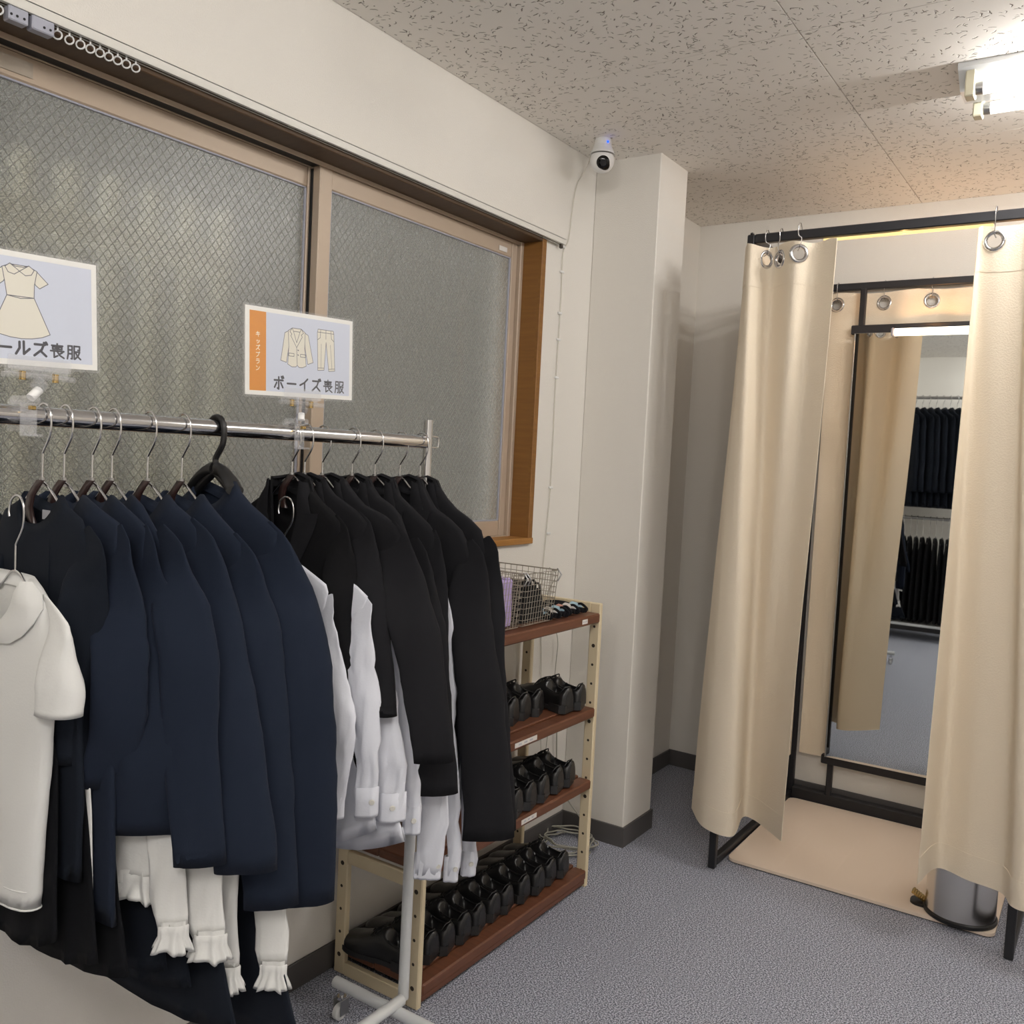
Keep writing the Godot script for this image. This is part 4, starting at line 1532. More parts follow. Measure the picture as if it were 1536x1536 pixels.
# ---------------------------------------------------------------- the clothes
func garments():
	var grp_n := "navy collarless jackets on the rail"
	var grp_b := "black suit jackets on the rail"
	var grp_hn := "chrome hangers on the rail"
	# navy jackets, smallest first
	var nav := [
		{"z": 3.141, "T": 0.013, "ysh": 1.231, "cuff": 0.905, "wt": 0.11, "wb": 0.06, "bw": 0.115, "hw": 0.12, "hem": 0.735, "R": v2([1.31, 0.39, 1.276, 0.405, 1.257, 0.451, 1.231, 0.49, 1.21, 0.497, 1.126, 0.498, 1.024, 0.48, 0.907, 0.462])},
		{"z": 3.108, "T": 0.013, "ysh": 1.234, "cuff": 0.866, "wt": 0.11, "wb": 0.1, "bw": 0.13, "hw": 0.158, "hem": 0.668, "R": v2([1.31, 0.39, 1.27, 0.441, 1.257, 0.484, 1.234, 0.503, 1.174, 0.517, 1.101, 0.532, 1.054, 0.543, 0.98, 0.543, 0.913, 0.524, 0.871, 0.505])},
		{"z": 3.063, "T": 0.014, "ysh": 1.231, "cuff": 0.796, "wt": 0.13, "wb": 0.17, "bw": 0.13, "hw": 0.15, "hem": 0.79, "R": v2([1.31, 0.385, 1.249, 0.484, 1.231, 0.498, 1.17, 0.516, 1.145, 0.53, 1.099, 0.556, 1.051, 0.568, 0.895, 0.597, 0.813, 0.589])},
		{"z": 3.03, "T": 0.014, "ysh": 1.231, "cuff": 0.758, "wt": 0.12, "wb": 0.1, "bw": 0.14, "hw": 0.16, "hem": 0.76, "R": v2([1.31, 0.39, 1.277, 0.42, 1.231, 0.513, 1.182, 0.538, 1.135, 0.577, 1.046, 0.602, 0.937, 0.602, 0.827, 0.618, 0.768, 0.628])},
		{"z": 2.967, "T": 0.018, "ysh": 1.237, "cuff": 0.735, "wt": 0.13, "wb": 0.125, "bw": 0.15, "hw": 0.17, "hem": 0.74, "R": v2([1.31, 0.39, 1.279, 0.405, 1.251, 0.471, 1.237, 0.503, 1.19, 0.533, 1.092, 0.57, 1.006, 0.601, 0.915, 0.628, 0.844, 0.646, 0.773, 0.668])},
		{"z": 2.902, "T": 0.02, "ysh": 1.213, "cuff": 0.65, "wt": 0.13, "wb": 0.11, "bw": 0.16, "hw": 0.18, "hem": 0.68, "R": v2([1.315, 0.39, 1.269, 0.42, 1.213, 0.513, 1.199, 0.53, 1.16, 0.549, 1.085, 0.581, 1.002, 0.601, 0.949, 0.609, 0.816, 0.628, 0.671, 0.645])},
		{"z": 2.834, "T": 0.022, "ysh": 1.23, "cuff": 0.63, "wt": 0.14, "wb": 0.12, "bw": 0.17, "hw": 0.19, "hem": 0.64, "R": v2([1.33, 0.39, 1.286, 0.413, 1.253, 0.479, 1.23, 0.518, 1.196, 0.549, 1.144, 0.583, 1.09, 0.609, 1.01, 0.635, 0.942, 0.644, 0.832, 0.656, 0.747, 0.657, 0.649, 0.656])},
	]
	var nl := [
		"navy collarless jacket right behind the white short-sleeved blouse, smallest of its row",
		"second navy collarless jacket from the white short-sleeved blouse",
		"third navy collarless jacket, its broad hem over the first white frilled cuff",
		"fourth navy collarless jacket from the white blouse, narrow strip with a straight sleeve end",
		"fifth navy collarless jacket from the white blouse, sleeve end rounded",
		"sixth navy collarless jacket, between the black plastic hanger's jacket and its smaller neighbour",
		"largest navy collarless jacket, on the thick black plastic hanger beside the black suits",
	]
	var hl := [
		"chrome hanger of the smallest navy jacket, behind the white blouse",
		"chrome hanger of the second navy jacket from the white blouse",
		"chrome hanger of the third navy jacket from the white blouse",
		"chrome hanger of the fourth navy jacket from the white blouse",
		"chrome hanger of the fifth navy jacket from the white blouse",
		"chrome hanger just before the thick black plastic hanger",
		"thick black plastic hanger under the largest navy jacket",
	]
	for i in nav.size():
		var g: Dictionary = nav[i]
		g.drop = 0.045
		g.neck = 1.29 if i < 6 else 1.312
		g.nw = 0.05
		var t := garment("navy_jacket", nl[i], "jacket", grp_n, M.navy_cloth if i > 0 else M.navy_dark_cloth, g)
		var st := mb()
		var a1 := []
		var a2 := []
		for k in 10:
			var y: float = lerpf(g.neck - BY - g.drop - 0.012, g.hem - BY + 0.02, k / 9.0)
			a1.append(Vector2(-0.003, y))
			a2.append(Vector2(0.045, y))
		patch(st, g, a1, a2, 0.0012, 4)
		done("front_edge", st, t.get_child(0).material_override, t)
		if i in [0, 2]:
			st = mb()
			box(st, Vector3(-0.012, -0.152, -0.0085), Vector3(0.008, -0.138, -0.0075))
			done("neck_label", st, M.label_print, t)
		hanger(Vector3(BX, BY, g.z), along(g.R, g.ysh) - BX - 0.05, 0.095, hl[i], 1 if i == 6 else 0, grp_hn if i < 6 else "", 0.097 if i < 6 else 0.076)
	# black suit jackets
	var blk := [
		{"z": 2.657, "T": 0.02, "ysh": 1.235, "cuff": 0.885, "wt": 0.085, "wb": 0.05, "bw": 0.135, "hw": 0.15, "hem": 0.8, "R": v2([1.325, 0.38, 1.3, 0.396, 1.28, 0.418, 1.255, 0.462, 1.235, 0.486, 1.181, 0.505, 1.119, 0.517, 1.07, 0.518, 0.944, 0.53, 0.891, 0.531])},
		{"z": 2.619, "T": 0.012, "ysh": 1.243, "cuff": 0.891, "wt": 0.09, "wb": 0.045, "bw": 0.145, "hw": 0.16, "hem": 0.79, "R": v2([1.325, 0.382, 1.294, 0.41, 1.258, 0.49, 1.243, 0.511, 1.166, 0.537, 1.087, 0.558, 1.009, 0.573, 0.896, 0.591])},
		{"z": 2.566, "T": 0.016, "ysh": 1.225, "cuff": 0.808, "wt": 0.14, "wb": 0.1, "bw": 0.16, "hw": 0.17, "hem": 0.76, "R": v2([1.325, 0.382, 1.3, 0.41, 1.272, 0.445, 1.252, 0.51, 1.225, 0.551, 1.152, 0.597, 1.049, 0.644, 0.952, 0.666, 0.829, 0.69])},
		{"z": 2.494, "T": 0.018, "ysh": 1.191, "cuff": 0.717, "wt": 0.13, "wb": 0.1, "bw": 0.17, "hw": 0.18, "hem": 0.72, "R": v2([1.325, 0.38, 1.29, 0.41, 1.26, 0.473, 1.191, 0.539, 1.143, 0.563, 1.045, 0.601, 0.73, 0.649])},
		{"z": 2.419, "T": 0.018, "ysh": 1.202, "cuff": 0.76, "wt": 0.11, "wb": 0.09, "bw": 0.15, "hw": 0.16, "hem": 0.72, "R": v2([1.325, 0.38, 1.285, 0.41, 1.228, 0.497, 1.202, 0.516, 1.123, 0.54, 0.9, 0.56])},
		{"z": 2.331, "T": 0.02, "ysh": 1.181, "cuff": 0.578, "wt": 0.12, "wb": 0.15, "bw": 0.18, "hw": 0.19, "hem": 0.62, "R": v2([1.325, 0.382, 1.29, 0.41, 1.254, 0.44, 1.245, 0.469, 1.212, 0.516, 1.181, 0.559, 1.11, 0.584, 0.978, 0.611, 0.892, 0.635, 0.599, 0.684])},
		{"z": 2.276, "T": 0.018, "ysh": 1.186, "cuff": 0.572, "wt": 0.13, "wb": 0.12, "bw": 0.18, "hw": 0.2, "hem": 0.62, "R": v2([1.325, 0.382, 1.29, 0.41, 1.256, 0.453, 1.225, 0.518, 1.186, 0.557, 1.078, 0.587, 1.009, 0.596, 0.913, 0.603, 0.743, 0.629, 0.605, 0.649, 0.571, 0.652])},
	]
	var bl := [
		"black suit jacket with its notched lapel in full view, nearest the navy jackets",
		"second black suit jacket from the navy ones, narrow dark sleeve over white shirts",
		"third black suit jacket, broad charcoal sleeve in the middle of the black row",
		"fourth black suit jacket, its square sleeve end hanging just below a longer charcoal sleeve",
		"fifth black suit jacket, thin sliver in front of the two longest jackets",
		"long black suit jacket in front of the one at the chrome end post",
		"last black suit jacket on the rail, against the chrome end post",
	]
	for i in blk.size():
		var g: Dictionary = blk[i]
		g.neck = 1.318
		g.drop = 0.2
		g.dk = 5.0
		g.nw = 0.05
		var t := garment("suit_jacket", bl[i], "jacket", grp_b, M.black_cloth if i in [1, 2, 4, 5] else M.black_deep_cloth if i == 0 else M.black_cloth, g)
		lapels(t, g, M.black_cloth, 0.24, 0.05)
		hanger(Vector3(BX - 0.006 * (i % 3), BY, g.z), along(g.R, g.ysh) - BX - 0.06, 0.095, "chrome hanger of the %s black suit jacket counted from the navy jackets" % NTH[i], 0, grp_hn, 0.083)
	# white short-sleeved blouse hooked below the first jacket
	var wb := {"cx": 0.308, "z": 3.186, "dip": 0.0, "T": 0.022, "ysh": 1.135, "neck": 1.172, "nw": 0.08, "drop": 0.078, "dk": 1.2, "cuff": 0.992, "wt": 0.07, "wb": 0.08, "bw": 0.15, "hw": 0.112, "hem": 0.7, "k": 0.3, "wr": 0.006, "R": v2([1.175, 0.38, 1.165, 0.41, 1.15, 0.44, 1.135, 0.466, 1.12, 0.489, 1.1, 0.494, 1.073, 0.496, 1.039, 0.509, 1.019, 0.51, 0.99, 0.507])}
	var bt := garment("white_blouse", "white short-sleeved blouse with a round collar, hooked in front of the navy jackets", "blouse", "", M.white_cloth, wb)
	for s in [1.0, -1.0]:
		var st := mb()
		var inn := []
		var out := []
		for p in [[0.08, 1.169, 0.098, 1.17], [0.077, 1.154, 0.122, 1.156], [0.07, 1.138, 0.128, 1.136], [0.06, 1.124, 0.118, 1.113], [0.048, 1.113, 0.098, 1.094], [0.034, 1.105, 0.072, 1.081], [0.02, 1.1, 0.042, 1.077], [0.007, 1.097, 0.015, 1.086]]:
			inn.append(Vector2(s * p[0], p[1] - BY))
			out.append(Vector2(s * p[2], p[3] - BY))
		patch(st, wb, inn, out, 0.003, 6, 0.004)
		done("collar", st, M.white_cloth, bt)
	var st := mb()
	var a1 := []
	var a2 := []
	for k in 12:
		var y: float = lerpf(-0.29, wb.hem - BY + 0.004, k / 11.0)
		a1.append(Vector2(-0.006, y))
		a2.append(Vector2(0.022, y))
	patch(st, wb, a1, a2, 0.0015, 4)
	done("placket", st, M.white_cloth, bt)
	st = mb()
	for e in [[0.028, 0.0005], [0.001, 0.0012]]:
		var ring := []
		for k in 48:
			ring.append(body_point(wb, TAU * k / 48, 1.0, wb.z * 37.0) + Vector3(0, e[0], 0))
		tube(st, ring, 0.0016, 5, true)
	done("hem", st, M.white_cloth, bt)
	st = mb()
	tube(st, curve([Vector3(0.004, -0.292, 0.02), Vector3(-0.004, -0.33, 0.024), Vector3(0.002, -0.38, 0.024), Vector3(-0.002, -0.43, 0.023)], 4), 0.0016, 6)
	done("tie_cord", st, M.white_cloth, bt)
	hanger(Vector3(0.32, 1.266, 3.17), 0.12, 0.075, "small plain chrome hanger of the white short-sleeved blouse", 2, "", 0.092)
	hanger(Vector3(0.356, 1.262, 2.688), 0.1, 0.085, "plain chrome hanger hooked below the first black suit jacket, open hook showing", 2, "", 0.088)
	# white blouses with frilled cuffs, worn under the navy jackets
	var fr := [
		{"z": 3.058, "cuff": 0.71, "wt": 0.11, "wb": 0.112, "R": v2([1.19, 0.38, 1.13, 0.46, 1.1, 0.515, 0.9, 0.53, 0.769, 0.532, 0.702, 0.516, 0.69, 0.512])},
		{"z": 3.042, "cuff": 0.645, "wt": 0.09, "wb": 0.065, "R": v2([1.19, 0.38, 1.13, 0.46, 1.0, 0.53, 0.774, 0.55, 0.749, 0.556, 0.645, 0.56, 0.616, 0.55])},
		{"z": 3.0, "cuff": 0.624, "wt": 0.1, "wb": 0.082, "R": v2([1.19, 0.38, 1.13, 0.47, 0.9, 0.575, 0.745, 0.587, 0.654, 0.595, 0.62, 0.595])},
		{"z": 2.95, "cuff": 0.545, "wt": 0.09, "wb": 0.052, "R": v2([1.19, 0.38, 1.13, 0.48, 0.8, 0.56, 0.702, 0.565, 0.576, 0.571, 0.529, 0.568])},
		{"z": 2.88, "cuff": 0.53, "wt": 0.1, "wb": 0.064, "R": v2([1.19, 0.38, 1.13, 0.48, 0.8, 0.585, 0.639, 0.599, 0.558, 0.607, 0.519, 0.603])},
	]
	var fl := [
		"white blouse whose wide frilled cuff hangs lowest-left, right below the third navy jacket",
		"white blouse with a frilled cuff half tucked behind the next wider cuff",
		"white blouse whose frilled cuff flares widest, in the middle of the white cuffs",
		"white blouse whose long narrow frilled cuff hangs fourth along the navy row",
		"white blouse whose frilled cuff hangs alone nearest the black suits",
	]
	for i in fr.size():
		var g: Dictionary = fr[i]
		g.merge({"k": 0.6, "T": 0.008, "ysh": 1.13, "neck": 1.19, "nw": 0.04, "bw": 0.1, "hw": 0.11, "hem": 0.85, "gather": true, "wr": 0.008})
		garment("frilled_blouse", fl[i], "blouse", "white frilled blouses under the navy jackets", M.white_cloth, g)
	var inner := {"z": 3.125, "T": 0.005, "ysh": 1.13, "neck": 1.19, "nw": 0.04, "cuff": 0.9, "bw": 0.1, "hw": 0.133, "hem": 0.662, "sleeves": false, "wr": 0.003, "R": v2([1.19, 0.38, 1.13, 0.44, 0.7, 0.44])}
	garment("under_blouse", "white blouse hem showing between the two smallest navy jackets", "blouse", "", M.white_cloth, inner)
	# dresses hanging below the navy jackets
	var dr := [
		[3.165, 0.622, 0.105, 0.004, "short black pleated skirt below the white short-sleeved blouse"],
		[3.128, 0.59, 0.15, 0.005, "black pleated skirt with a ragged hem, second from the white blouse"],
		[3.095, 0.562, 0.172, 0.003, "narrow black skirt edge just before the first navy skirt"],
		[3.032, 0.545, 0.175, 0.0, "navy skirt panel with a rounded hem below the first frilled cuff"],
		[3.004, 0.512, 0.195, 0.0, "dark navy skirt hanging just behind the rounded navy panel"],
		[2.967, 0.45, 0.262, 0.002, "long navy skirt below the fourth frilled cuff"],
		[2.875, 0.4, 0.305, 0.002, "longest navy skirt at the black suit end of the navy row"],
	]
	for i in dr.size():
		var d: Array = dr[i]
		var g := {"z": d[0], "T": 0.011 if i > 2 else 0.008, "ysh": 0.99, "neck": 1.03, "nw": 0.06, "cuff": 0.9, "bw": 0.098, "hw": d[2], "hem": d[1], "sleeves": false, "wr": 0.004, "pleat": d[3], "curve": 0.03, "R": v2([1.03, 0.4, 0.99, 0.43, 0.7, 0.43])}
		garment("navy_skirt", d[4], "skirt", "skirts below the navy jackets", M.ink_cloth if i < 3 else M.navy_dark_cloth, g)
	# white shirts below the black suit jackets
	var shs := [
		{"cx": 0.345, "z": 2.715, "cuff": 0.722, "wt": 0.09, "wb": 0.05, "bw": 0.15, "hw": 0.2, "hem": 0.68, "R": v2([1.175, 0.395, 1.156, 0.448, 1.123, 0.512, 1.065, 0.522, 0.994, 0.545, 0.91, 0.58, 0.845, 0.582, 0.793, 0.566, 0.711, 0.554])},
		{"z": 2.646, "cuff": 0.71, "wt": 0.08, "wb": 0.05, "bw": 0.15, "hw": 0.23, "hem": 0.61, "R": v2([1.175, 0.395, 1.15, 0.44, 1.127, 0.501, 1.102, 0.542, 1.045, 0.548, 0.95, 0.57, 0.805, 0.579, 0.711, 0.574, 0.695, 0.565])},
		{"z": 2.598, "cuff": 0.69, "wt": 0.09, "wb": 0.078, "bw": 0.15, "hw": 0.265, "hem": 0.585, "R": v2([1.175, 0.395, 1.13, 0.48, 1.098, 0.524, 1.023, 0.534, 0.917, 0.572, 0.798, 0.605, 0.734, 0.602, 0.673, 0.597])},
		{"z": 2.53, "cuff": 0.645, "wt": 0.07, "wb": 0.045, "bw": 0.14, "hw": 0.2, "hem": 0.63, "R": v2([1.175, 0.395, 1.13, 0.45, 1.1, 0.5, 0.9, 0.56, 0.771, 0.585, 0.701, 0.589, 0.628, 0.587])},
		{"z": 2.455, "cuff": 0.52, "wt": 0.09, "wb": 0.066, "bw": 0.14, "hw": 0.2, "hem": 0.62, "R": v2([1.175, 0.395, 1.13, 0.45, 1.1, 0.5, 0.9, 0.56, 0.692, 0.594, 0.639, 0.598, 0.551, 0.584, 0.491, 0.58])},
		{"z": 2.372, "cuff": 0.485, "wt": 0.06, "wb": 0.035, "bw": 0.13, "hw": 0.18, "hem": 0.56, "R": v2([1.175, 0.4, 1.15, 0.44, 1.117, 0.495, 1.018, 0.525, 0.82, 0.543, 0.677, 0.562, 0.534, 0.57, 0.468, 0.562])},
		{"z": 2.303, "cuff": 0.47, "wt": 0.06, "wb": 0.038, "bw": 0.13, "hw": 0.17, "hem": 0.56, "R": v2([1.175, 0.4, 1.15, 0.44, 1.1, 0.5, 0.7, 0.55, 0.543, 0.558, 0.494, 0.564, 0.46, 0.558])},
	]
	var sl := [
		"white shirt squeezed between the largest navy jacket and the lapelled black jacket",
		"white shirt with a crumpled sleeve right behind the lapelled black jacket",
		"white shirt whose buttoned cuff shows left of the charcoal sleeve",
		"white shirt with a slim cuff edge just below the broad charcoal sleeve",
		"white shirt whose long buttoned cuff hangs lowest, over the white rail post",
		"white shirt seen as a thin strip along the longest black jackets",
		"white shirt with its cuff tip below the last two black jackets",
	]
	for i in shs.size():
		var g: Dictionary = shs[i]
		g.merge({"T": 0.008, "ysh": 1.1, "neck": 1.185, "nw": 0.05, "band": 0.052, "wr": 0.011, "curve": 0.07, "tail": true, "back": -0.012, "k": 0.45})
		garment("white_shirt", sl[i], "shirt", "white shirts below the black suits", M.shirt_cloth, g)
	var tr := {"z": 2.607, "T": 0.006, "ysh": 1.1, "neck": 1.15, "cuff": 0.9, "bw": 0.13, "hw": 0.18, "hem": 0.745, "sleeves": false, "wr": 0.003, "R": v2([1.15, 0.4, 1.1, 0.46, 0.7, 0.5])}
	garment("black_trousers", "folded black trousers showing as a dark gap between the white shirts", "trousers", "", M.black_deep_cloth, tr)

# ---------------------------------------------------------------- signs
func stroke(im: Image, pts: Array, wid: float, col: Color):
	for i in pts.size() - 1:
		var a: Vector2 = pts[i]
		var b: Vector2 = pts[i + 1]
		var r := wid * 0.5
		var x0 := maxi(0, int(minf(a.x, b.x) - r - 1))
		var x1 := mini(im.get_width() - 1, int(maxf(a.x, b.x) + r + 1))
		var y0 := maxi(0, int(minf(a.y, b.y) - r - 1))
		var y1 := mini(im.get_height() - 1, int(maxf(a.y, b.y) + r + 1))
		for y in range(y0, y1 + 1):
			for x in range(x0, x1 + 1):
				var p := Vector2(x + 0.5, y + 0.5)
				var q := Geometry2D.get_closest_point_to_segment(p, a, b)
				var k := clampf(r + 0.5 - p.distance_to(q), 0.0, 1.0)
				if k > 0.0:
					im.set_pixel(x, y, im.get_pixel(x, y).lerp(col, k))

func glyph(im: Image, which: String, at: Vector2, size: float, wid: float, col: Color):
	var bar := [[0.08, 0.5, 0.92, 0.5]]
	var daku := [[0.76, 0.02, 0.83, 0.15], [0.9, -0.02, 0.97, 0.11]]
	var g := {
		"bo": [[0.08, 0.3, 0.92, 0.3], [0.5, 0.06, 0.5, 0.96, 0.38, 0.9], [0.3, 0.48, 0.1, 0.84], [0.7, 0.48, 0.9, 0.84]] + daku,
		"bar": bar,
		"i": [[0.86, 0.06, 0.52, 0.36, 0.1, 0.56], [0.56, 0.34, 0.56, 0.96]],
		"zu": [[0.14, 0.16, 0.74, 0.16, 0.6, 0.5, 0.1, 0.92], [0.52, 0.58, 0.9, 0.92]] + daku,
		"mo": [[0.12, 0.13, 0.88, 0.13], [0.5, 0.0, 0.5, 0.46], [0.18, 0.22, 0.18, 0.37, 0.4, 0.37, 0.4, 0.22, 0.18, 0.22], [0.6, 0.22, 0.6, 0.37, 0.82, 0.37, 0.82, 0.22, 0.6, 0.22], [0.04, 0.5, 0.96, 0.5], [0.28, 0.5, 0.28, 0.94, 0.52, 0.82], [0.86, 0.58, 0.62, 0.72], [0.48, 0.5, 0.66, 0.78, 0.96, 0.96]],
		"fuku": [[0.1, 0.06, 0.1, 0.6, 0.03, 0.96], [0.1, 0.06, 0.38, 0.06, 0.38, 0.94, 0.3, 0.94], [0.1, 0.33, 0.38, 0.33], [0.1, 0.6, 0.38, 0.6], [0.53, 0.05, 0.53, 0.96], [0.53, 0.06, 0.92, 0.06, 0.92, 0.32, 0.8, 0.32], [0.55, 0.45, 0.92, 0.45, 0.8, 0.74, 0.58, 0.95], [0.62, 0.46, 0.76, 0.76, 0.98, 0.95]],
		"ru": [[0.3, 0.1, 0.3, 0.5, 0.06, 0.9], [0.58, 0.05, 0.58, 0.88, 0.96, 0.52]],
		"ga": [[0.08, 0.32, 0.74, 0.32, 0.68, 0.9, 0.54, 0.86], [0.42, 0.06, 0.36, 0.52, 0.08, 0.92]] + daku,
		"ki": [[0.12, 0.3, 0.86, 0.2], [0.06, 0.62, 0.94, 0.5], [0.42, 0.03, 0.62, 0.97]],
		"tsu": [[0.2, 0.42, 0.28, 0.62], [0.45, 0.36, 0.52, 0.56], [0.84, 0.4, 0.74, 0.72, 0.36, 0.96]],
		"pu": [[0.1, 0.18, 0.76, 0.18, 0.64, 0.62, 0.22, 0.95], [0.8, 0.1, 0.87, 0.03, 0.95, 0.1, 0.88, 0.18, 0.8, 0.1]],
		"ra": [[0.2, 0.1, 0.82, 0.1], [0.1, 0.38, 0.86, 0.38, 0.74, 0.72, 0.32, 0.95]],
		"n": [[0.12, 0.15, 0.38, 0.33], [0.14, 0.9, 0.6, 0.74, 0.92, 0.26]],
	}
	for s in g[which]:
		var pts := []
		for k in range(0, s.size(), 2):
			pts.append(at + (Vector2(s[k], s[k + 1]) - Vector2(0.5, 0.5)) * size)
		stroke(im, pts, wid, col)

func fill(im: Image, poly: PackedVector2Array, col: Color):
	var lo := poly[0]
	var hi := poly[0]
	for p in poly:
		lo = lo.min(p)
		hi = hi.max(p)
	for y in range(int(lo.y), int(hi.y) + 1):
		for x in range(int(lo.x), int(hi.x) + 1):
			if Geometry2D.is_point_in_polygon(Vector2(x + 0.5, y + 0.5), poly):
				im.set_pixel(x, y, col)

func outline(im: Image, flat_pts: Array, o: Vector2, s: Vector2, filled: bool, close: bool, wid := 3.4):
	var pts := []
	for k in range(0, flat_pts.size(), 2):
		pts.append(o + Vector2(flat_pts[k], flat_pts[k + 1]) * s)
	if filled:
		fill(im, PackedVector2Array(pts), c8(226, 222, 208))
	if close:
		pts.append(pts[0])
	stroke(im, pts, wid, c8(70, 72, 82))

func sign_print(girl: bool) -> StandardMaterial3D:
	var w := 1000
	var h := 600
	var im := Image.create(w, h, false, Image.FORMAT_RGB8)
	im.fill(c8(236, 235, 230))
	im.fill_rect(Rect2i(176, 30, 794, 540), c8(206, 212, 226))
	im.fill_rect(Rect2i(36, 30, 140, 540), c8(214, 138, 34))
	var small := ["ki", "tsu", "zu", "pu", "ra", "n"]
	for k in 6:
		glyph(im, small[k], Vector2(106, 186 + k * 46), 36, 5.0, c8(244, 240, 230))
	var ink := c8(48, 50, 58)
	var word := ["ga", "bar", "ru", "zu", "mo", "fuku"] if girl else ["bo", "bar", "i", "zu", "mo", "fuku"]
	for k in 6:
		glyph(im, word[k], Vector2(288 + k * 116 if not girl else 392 + k * 94, 508), 92 if not girl else 80, 13.0 if k < 4 else 9.5, ink)
	if girl:
		var o := Vector2(420, 62)
		var s := Vector2(310, 392)
		outline(im, [0.36, 0.03, 0.2, 0.07, 0.0, 0.22, 0.16, 0.3, 0.22, 0.26], o, s, true, true)
		outline(im, [0.62, 0.03, 0.78, 0.07, 0.98, 0.22, 0.83, 0.3, 0.76, 0.26], o, s, true, true)
		outline(im, [0.33, 0.02, 0.2, 0.07, 0.24, 0.26, 0.27, 0.44, 0.73, 0.44, 0.74, 0.26, 0.79, 0.07, 0.65, 0.02], o, s, true, true)
		outline(im, [0.27, 0.44, 0.0, 0.92, 0.14, 0.97, 0.32, 1.0, 0.5, 1.01, 0.68, 1.0, 0.86, 0.97, 1.0, 0.92, 0.73, 0.44], o, s, true, true)
		outline(im, [0.33, 0.01, 0.25, 0.06, 0.3, 0.13, 0.4, 0.15, 0.49, 0.1, 0.42, 0.06], o, s, true, true)
		outline(im, [0.65, 0.01, 0.74, 0.06, 0.69, 0.13, 0.59, 0.15, 0.49, 0.1, 0.56, 0.06], o, s, true, true)
		outline(im, [0.33, 0.01, 0.42, 0.04, 0.56, 0.04, 0.65, 0.01], o, s, false, false)
		outline(im, [0.27, 0.44, 0.5, 0.465, 0.73, 0.44], o, s, false, false)
	else:
		var o := Vector2(305, 108)
		var s := Vector2(300, 280)
		outline(im, [0.24, 0.1, 0.12, 0.16, 0.0, 0.86, 0.17, 0.9, 0.24, 0.5], o, s, true, true)
		outline(im, [0.72, 0.1, 0.84, 0.16, 1.0, 0.84, 0.83, 0.9, 0.74, 0.5], o, s, true, true)
		outline(im, [0.34, 0.02, 0.22, 0.1, 0.24, 0.5, 0.21, 0.94, 0.34, 1.0, 0.46, 0.99, 0.5, 0.95, 0.56, 1.0, 0.66, 1.0, 0.78, 0.95, 0.73, 0.5, 0.74, 0.1, 0.62, 0.02], o, s, true, true)
		outline(im, [0.34, 0.02, 0.27, 0.12, 0.33, 0.17, 0.3, 0.22, 0.48, 0.5, 0.65, 0.22, 0.62, 0.17, 0.69, 0.12, 0.62, 0.02], o, s, true, true)
		outline(im, [0.34, 0.02, 0.38, 0.1, 0.58, 0.1, 0.62, 0.02], o, s, false, false)
		outline(im, [0.38, 0.1, 0.48, 0.38, 0.58, 0.1], o, s, false, false)
		outline(im, [0.48, 0.5, 0.5, 0.95], o, s, false, false)
		outline(im, [0.24, 0.66, 0.4, 0.66, 0.4, 0.73, 0.24, 0.73], o, s, false, true)
		outline(im, [0.6, 0.66, 0.76, 0.66, 0.76, 0.73, 0.6, 0.73], o, s, false, true)
		for y in [0.56, 0.68]:
			outline(im, [0.52, y, 0.535, y + 0.01], o, s, false, false, 7.0)
		o = Vector2(640, 96)
		s = Vector2(180, 300)
		outline(im, [0.06, 0.0, 0.9, 0.0, 0.93, 0.08, 1.0, 0.98, 0.66, 1.0, 0.5, 0.3, 0.4, 0.98, 0.06, 1.0, 0.02, 0.08], o, s, true, true)
		outline(im, [0.03, 0.07, 0.92, 0.07], o, s, false, false)
		outline(im, [0.49, 0.0, 0.49, 0.22], o, s, false, false)
		outline(im, [0.2, 0.02, 0.18, 0.2, 0.03, 0.26], o, s, false, false)
		outline(im, [0.76, 0.02, 0.8, 0.2, 0.94, 0.26], o, s, false, false)
		outline(im, [0.24, 0.35, 0.23, 0.94], o, s, false, false, 2.4)
		outline(im, [0.74, 0.35, 0.84, 0.94], o, s, false, false, 2.4)
		outline(im, [0.06, 0.94, 0.41, 0.93], o, s, false, false)
		outline(im, [0.65, 0.95, 0.99, 0.93], o, s, false, false)
	var m := mat("sign_print_girl" if girl else "sign_print_boy", Color.WHITE, 0.3)
	m.albedo_texture = ImageTexture.create_from_image(im)
	m.texture_filter = BaseMaterial3D.TEXTURE_FILTER_LINEAR
	return m

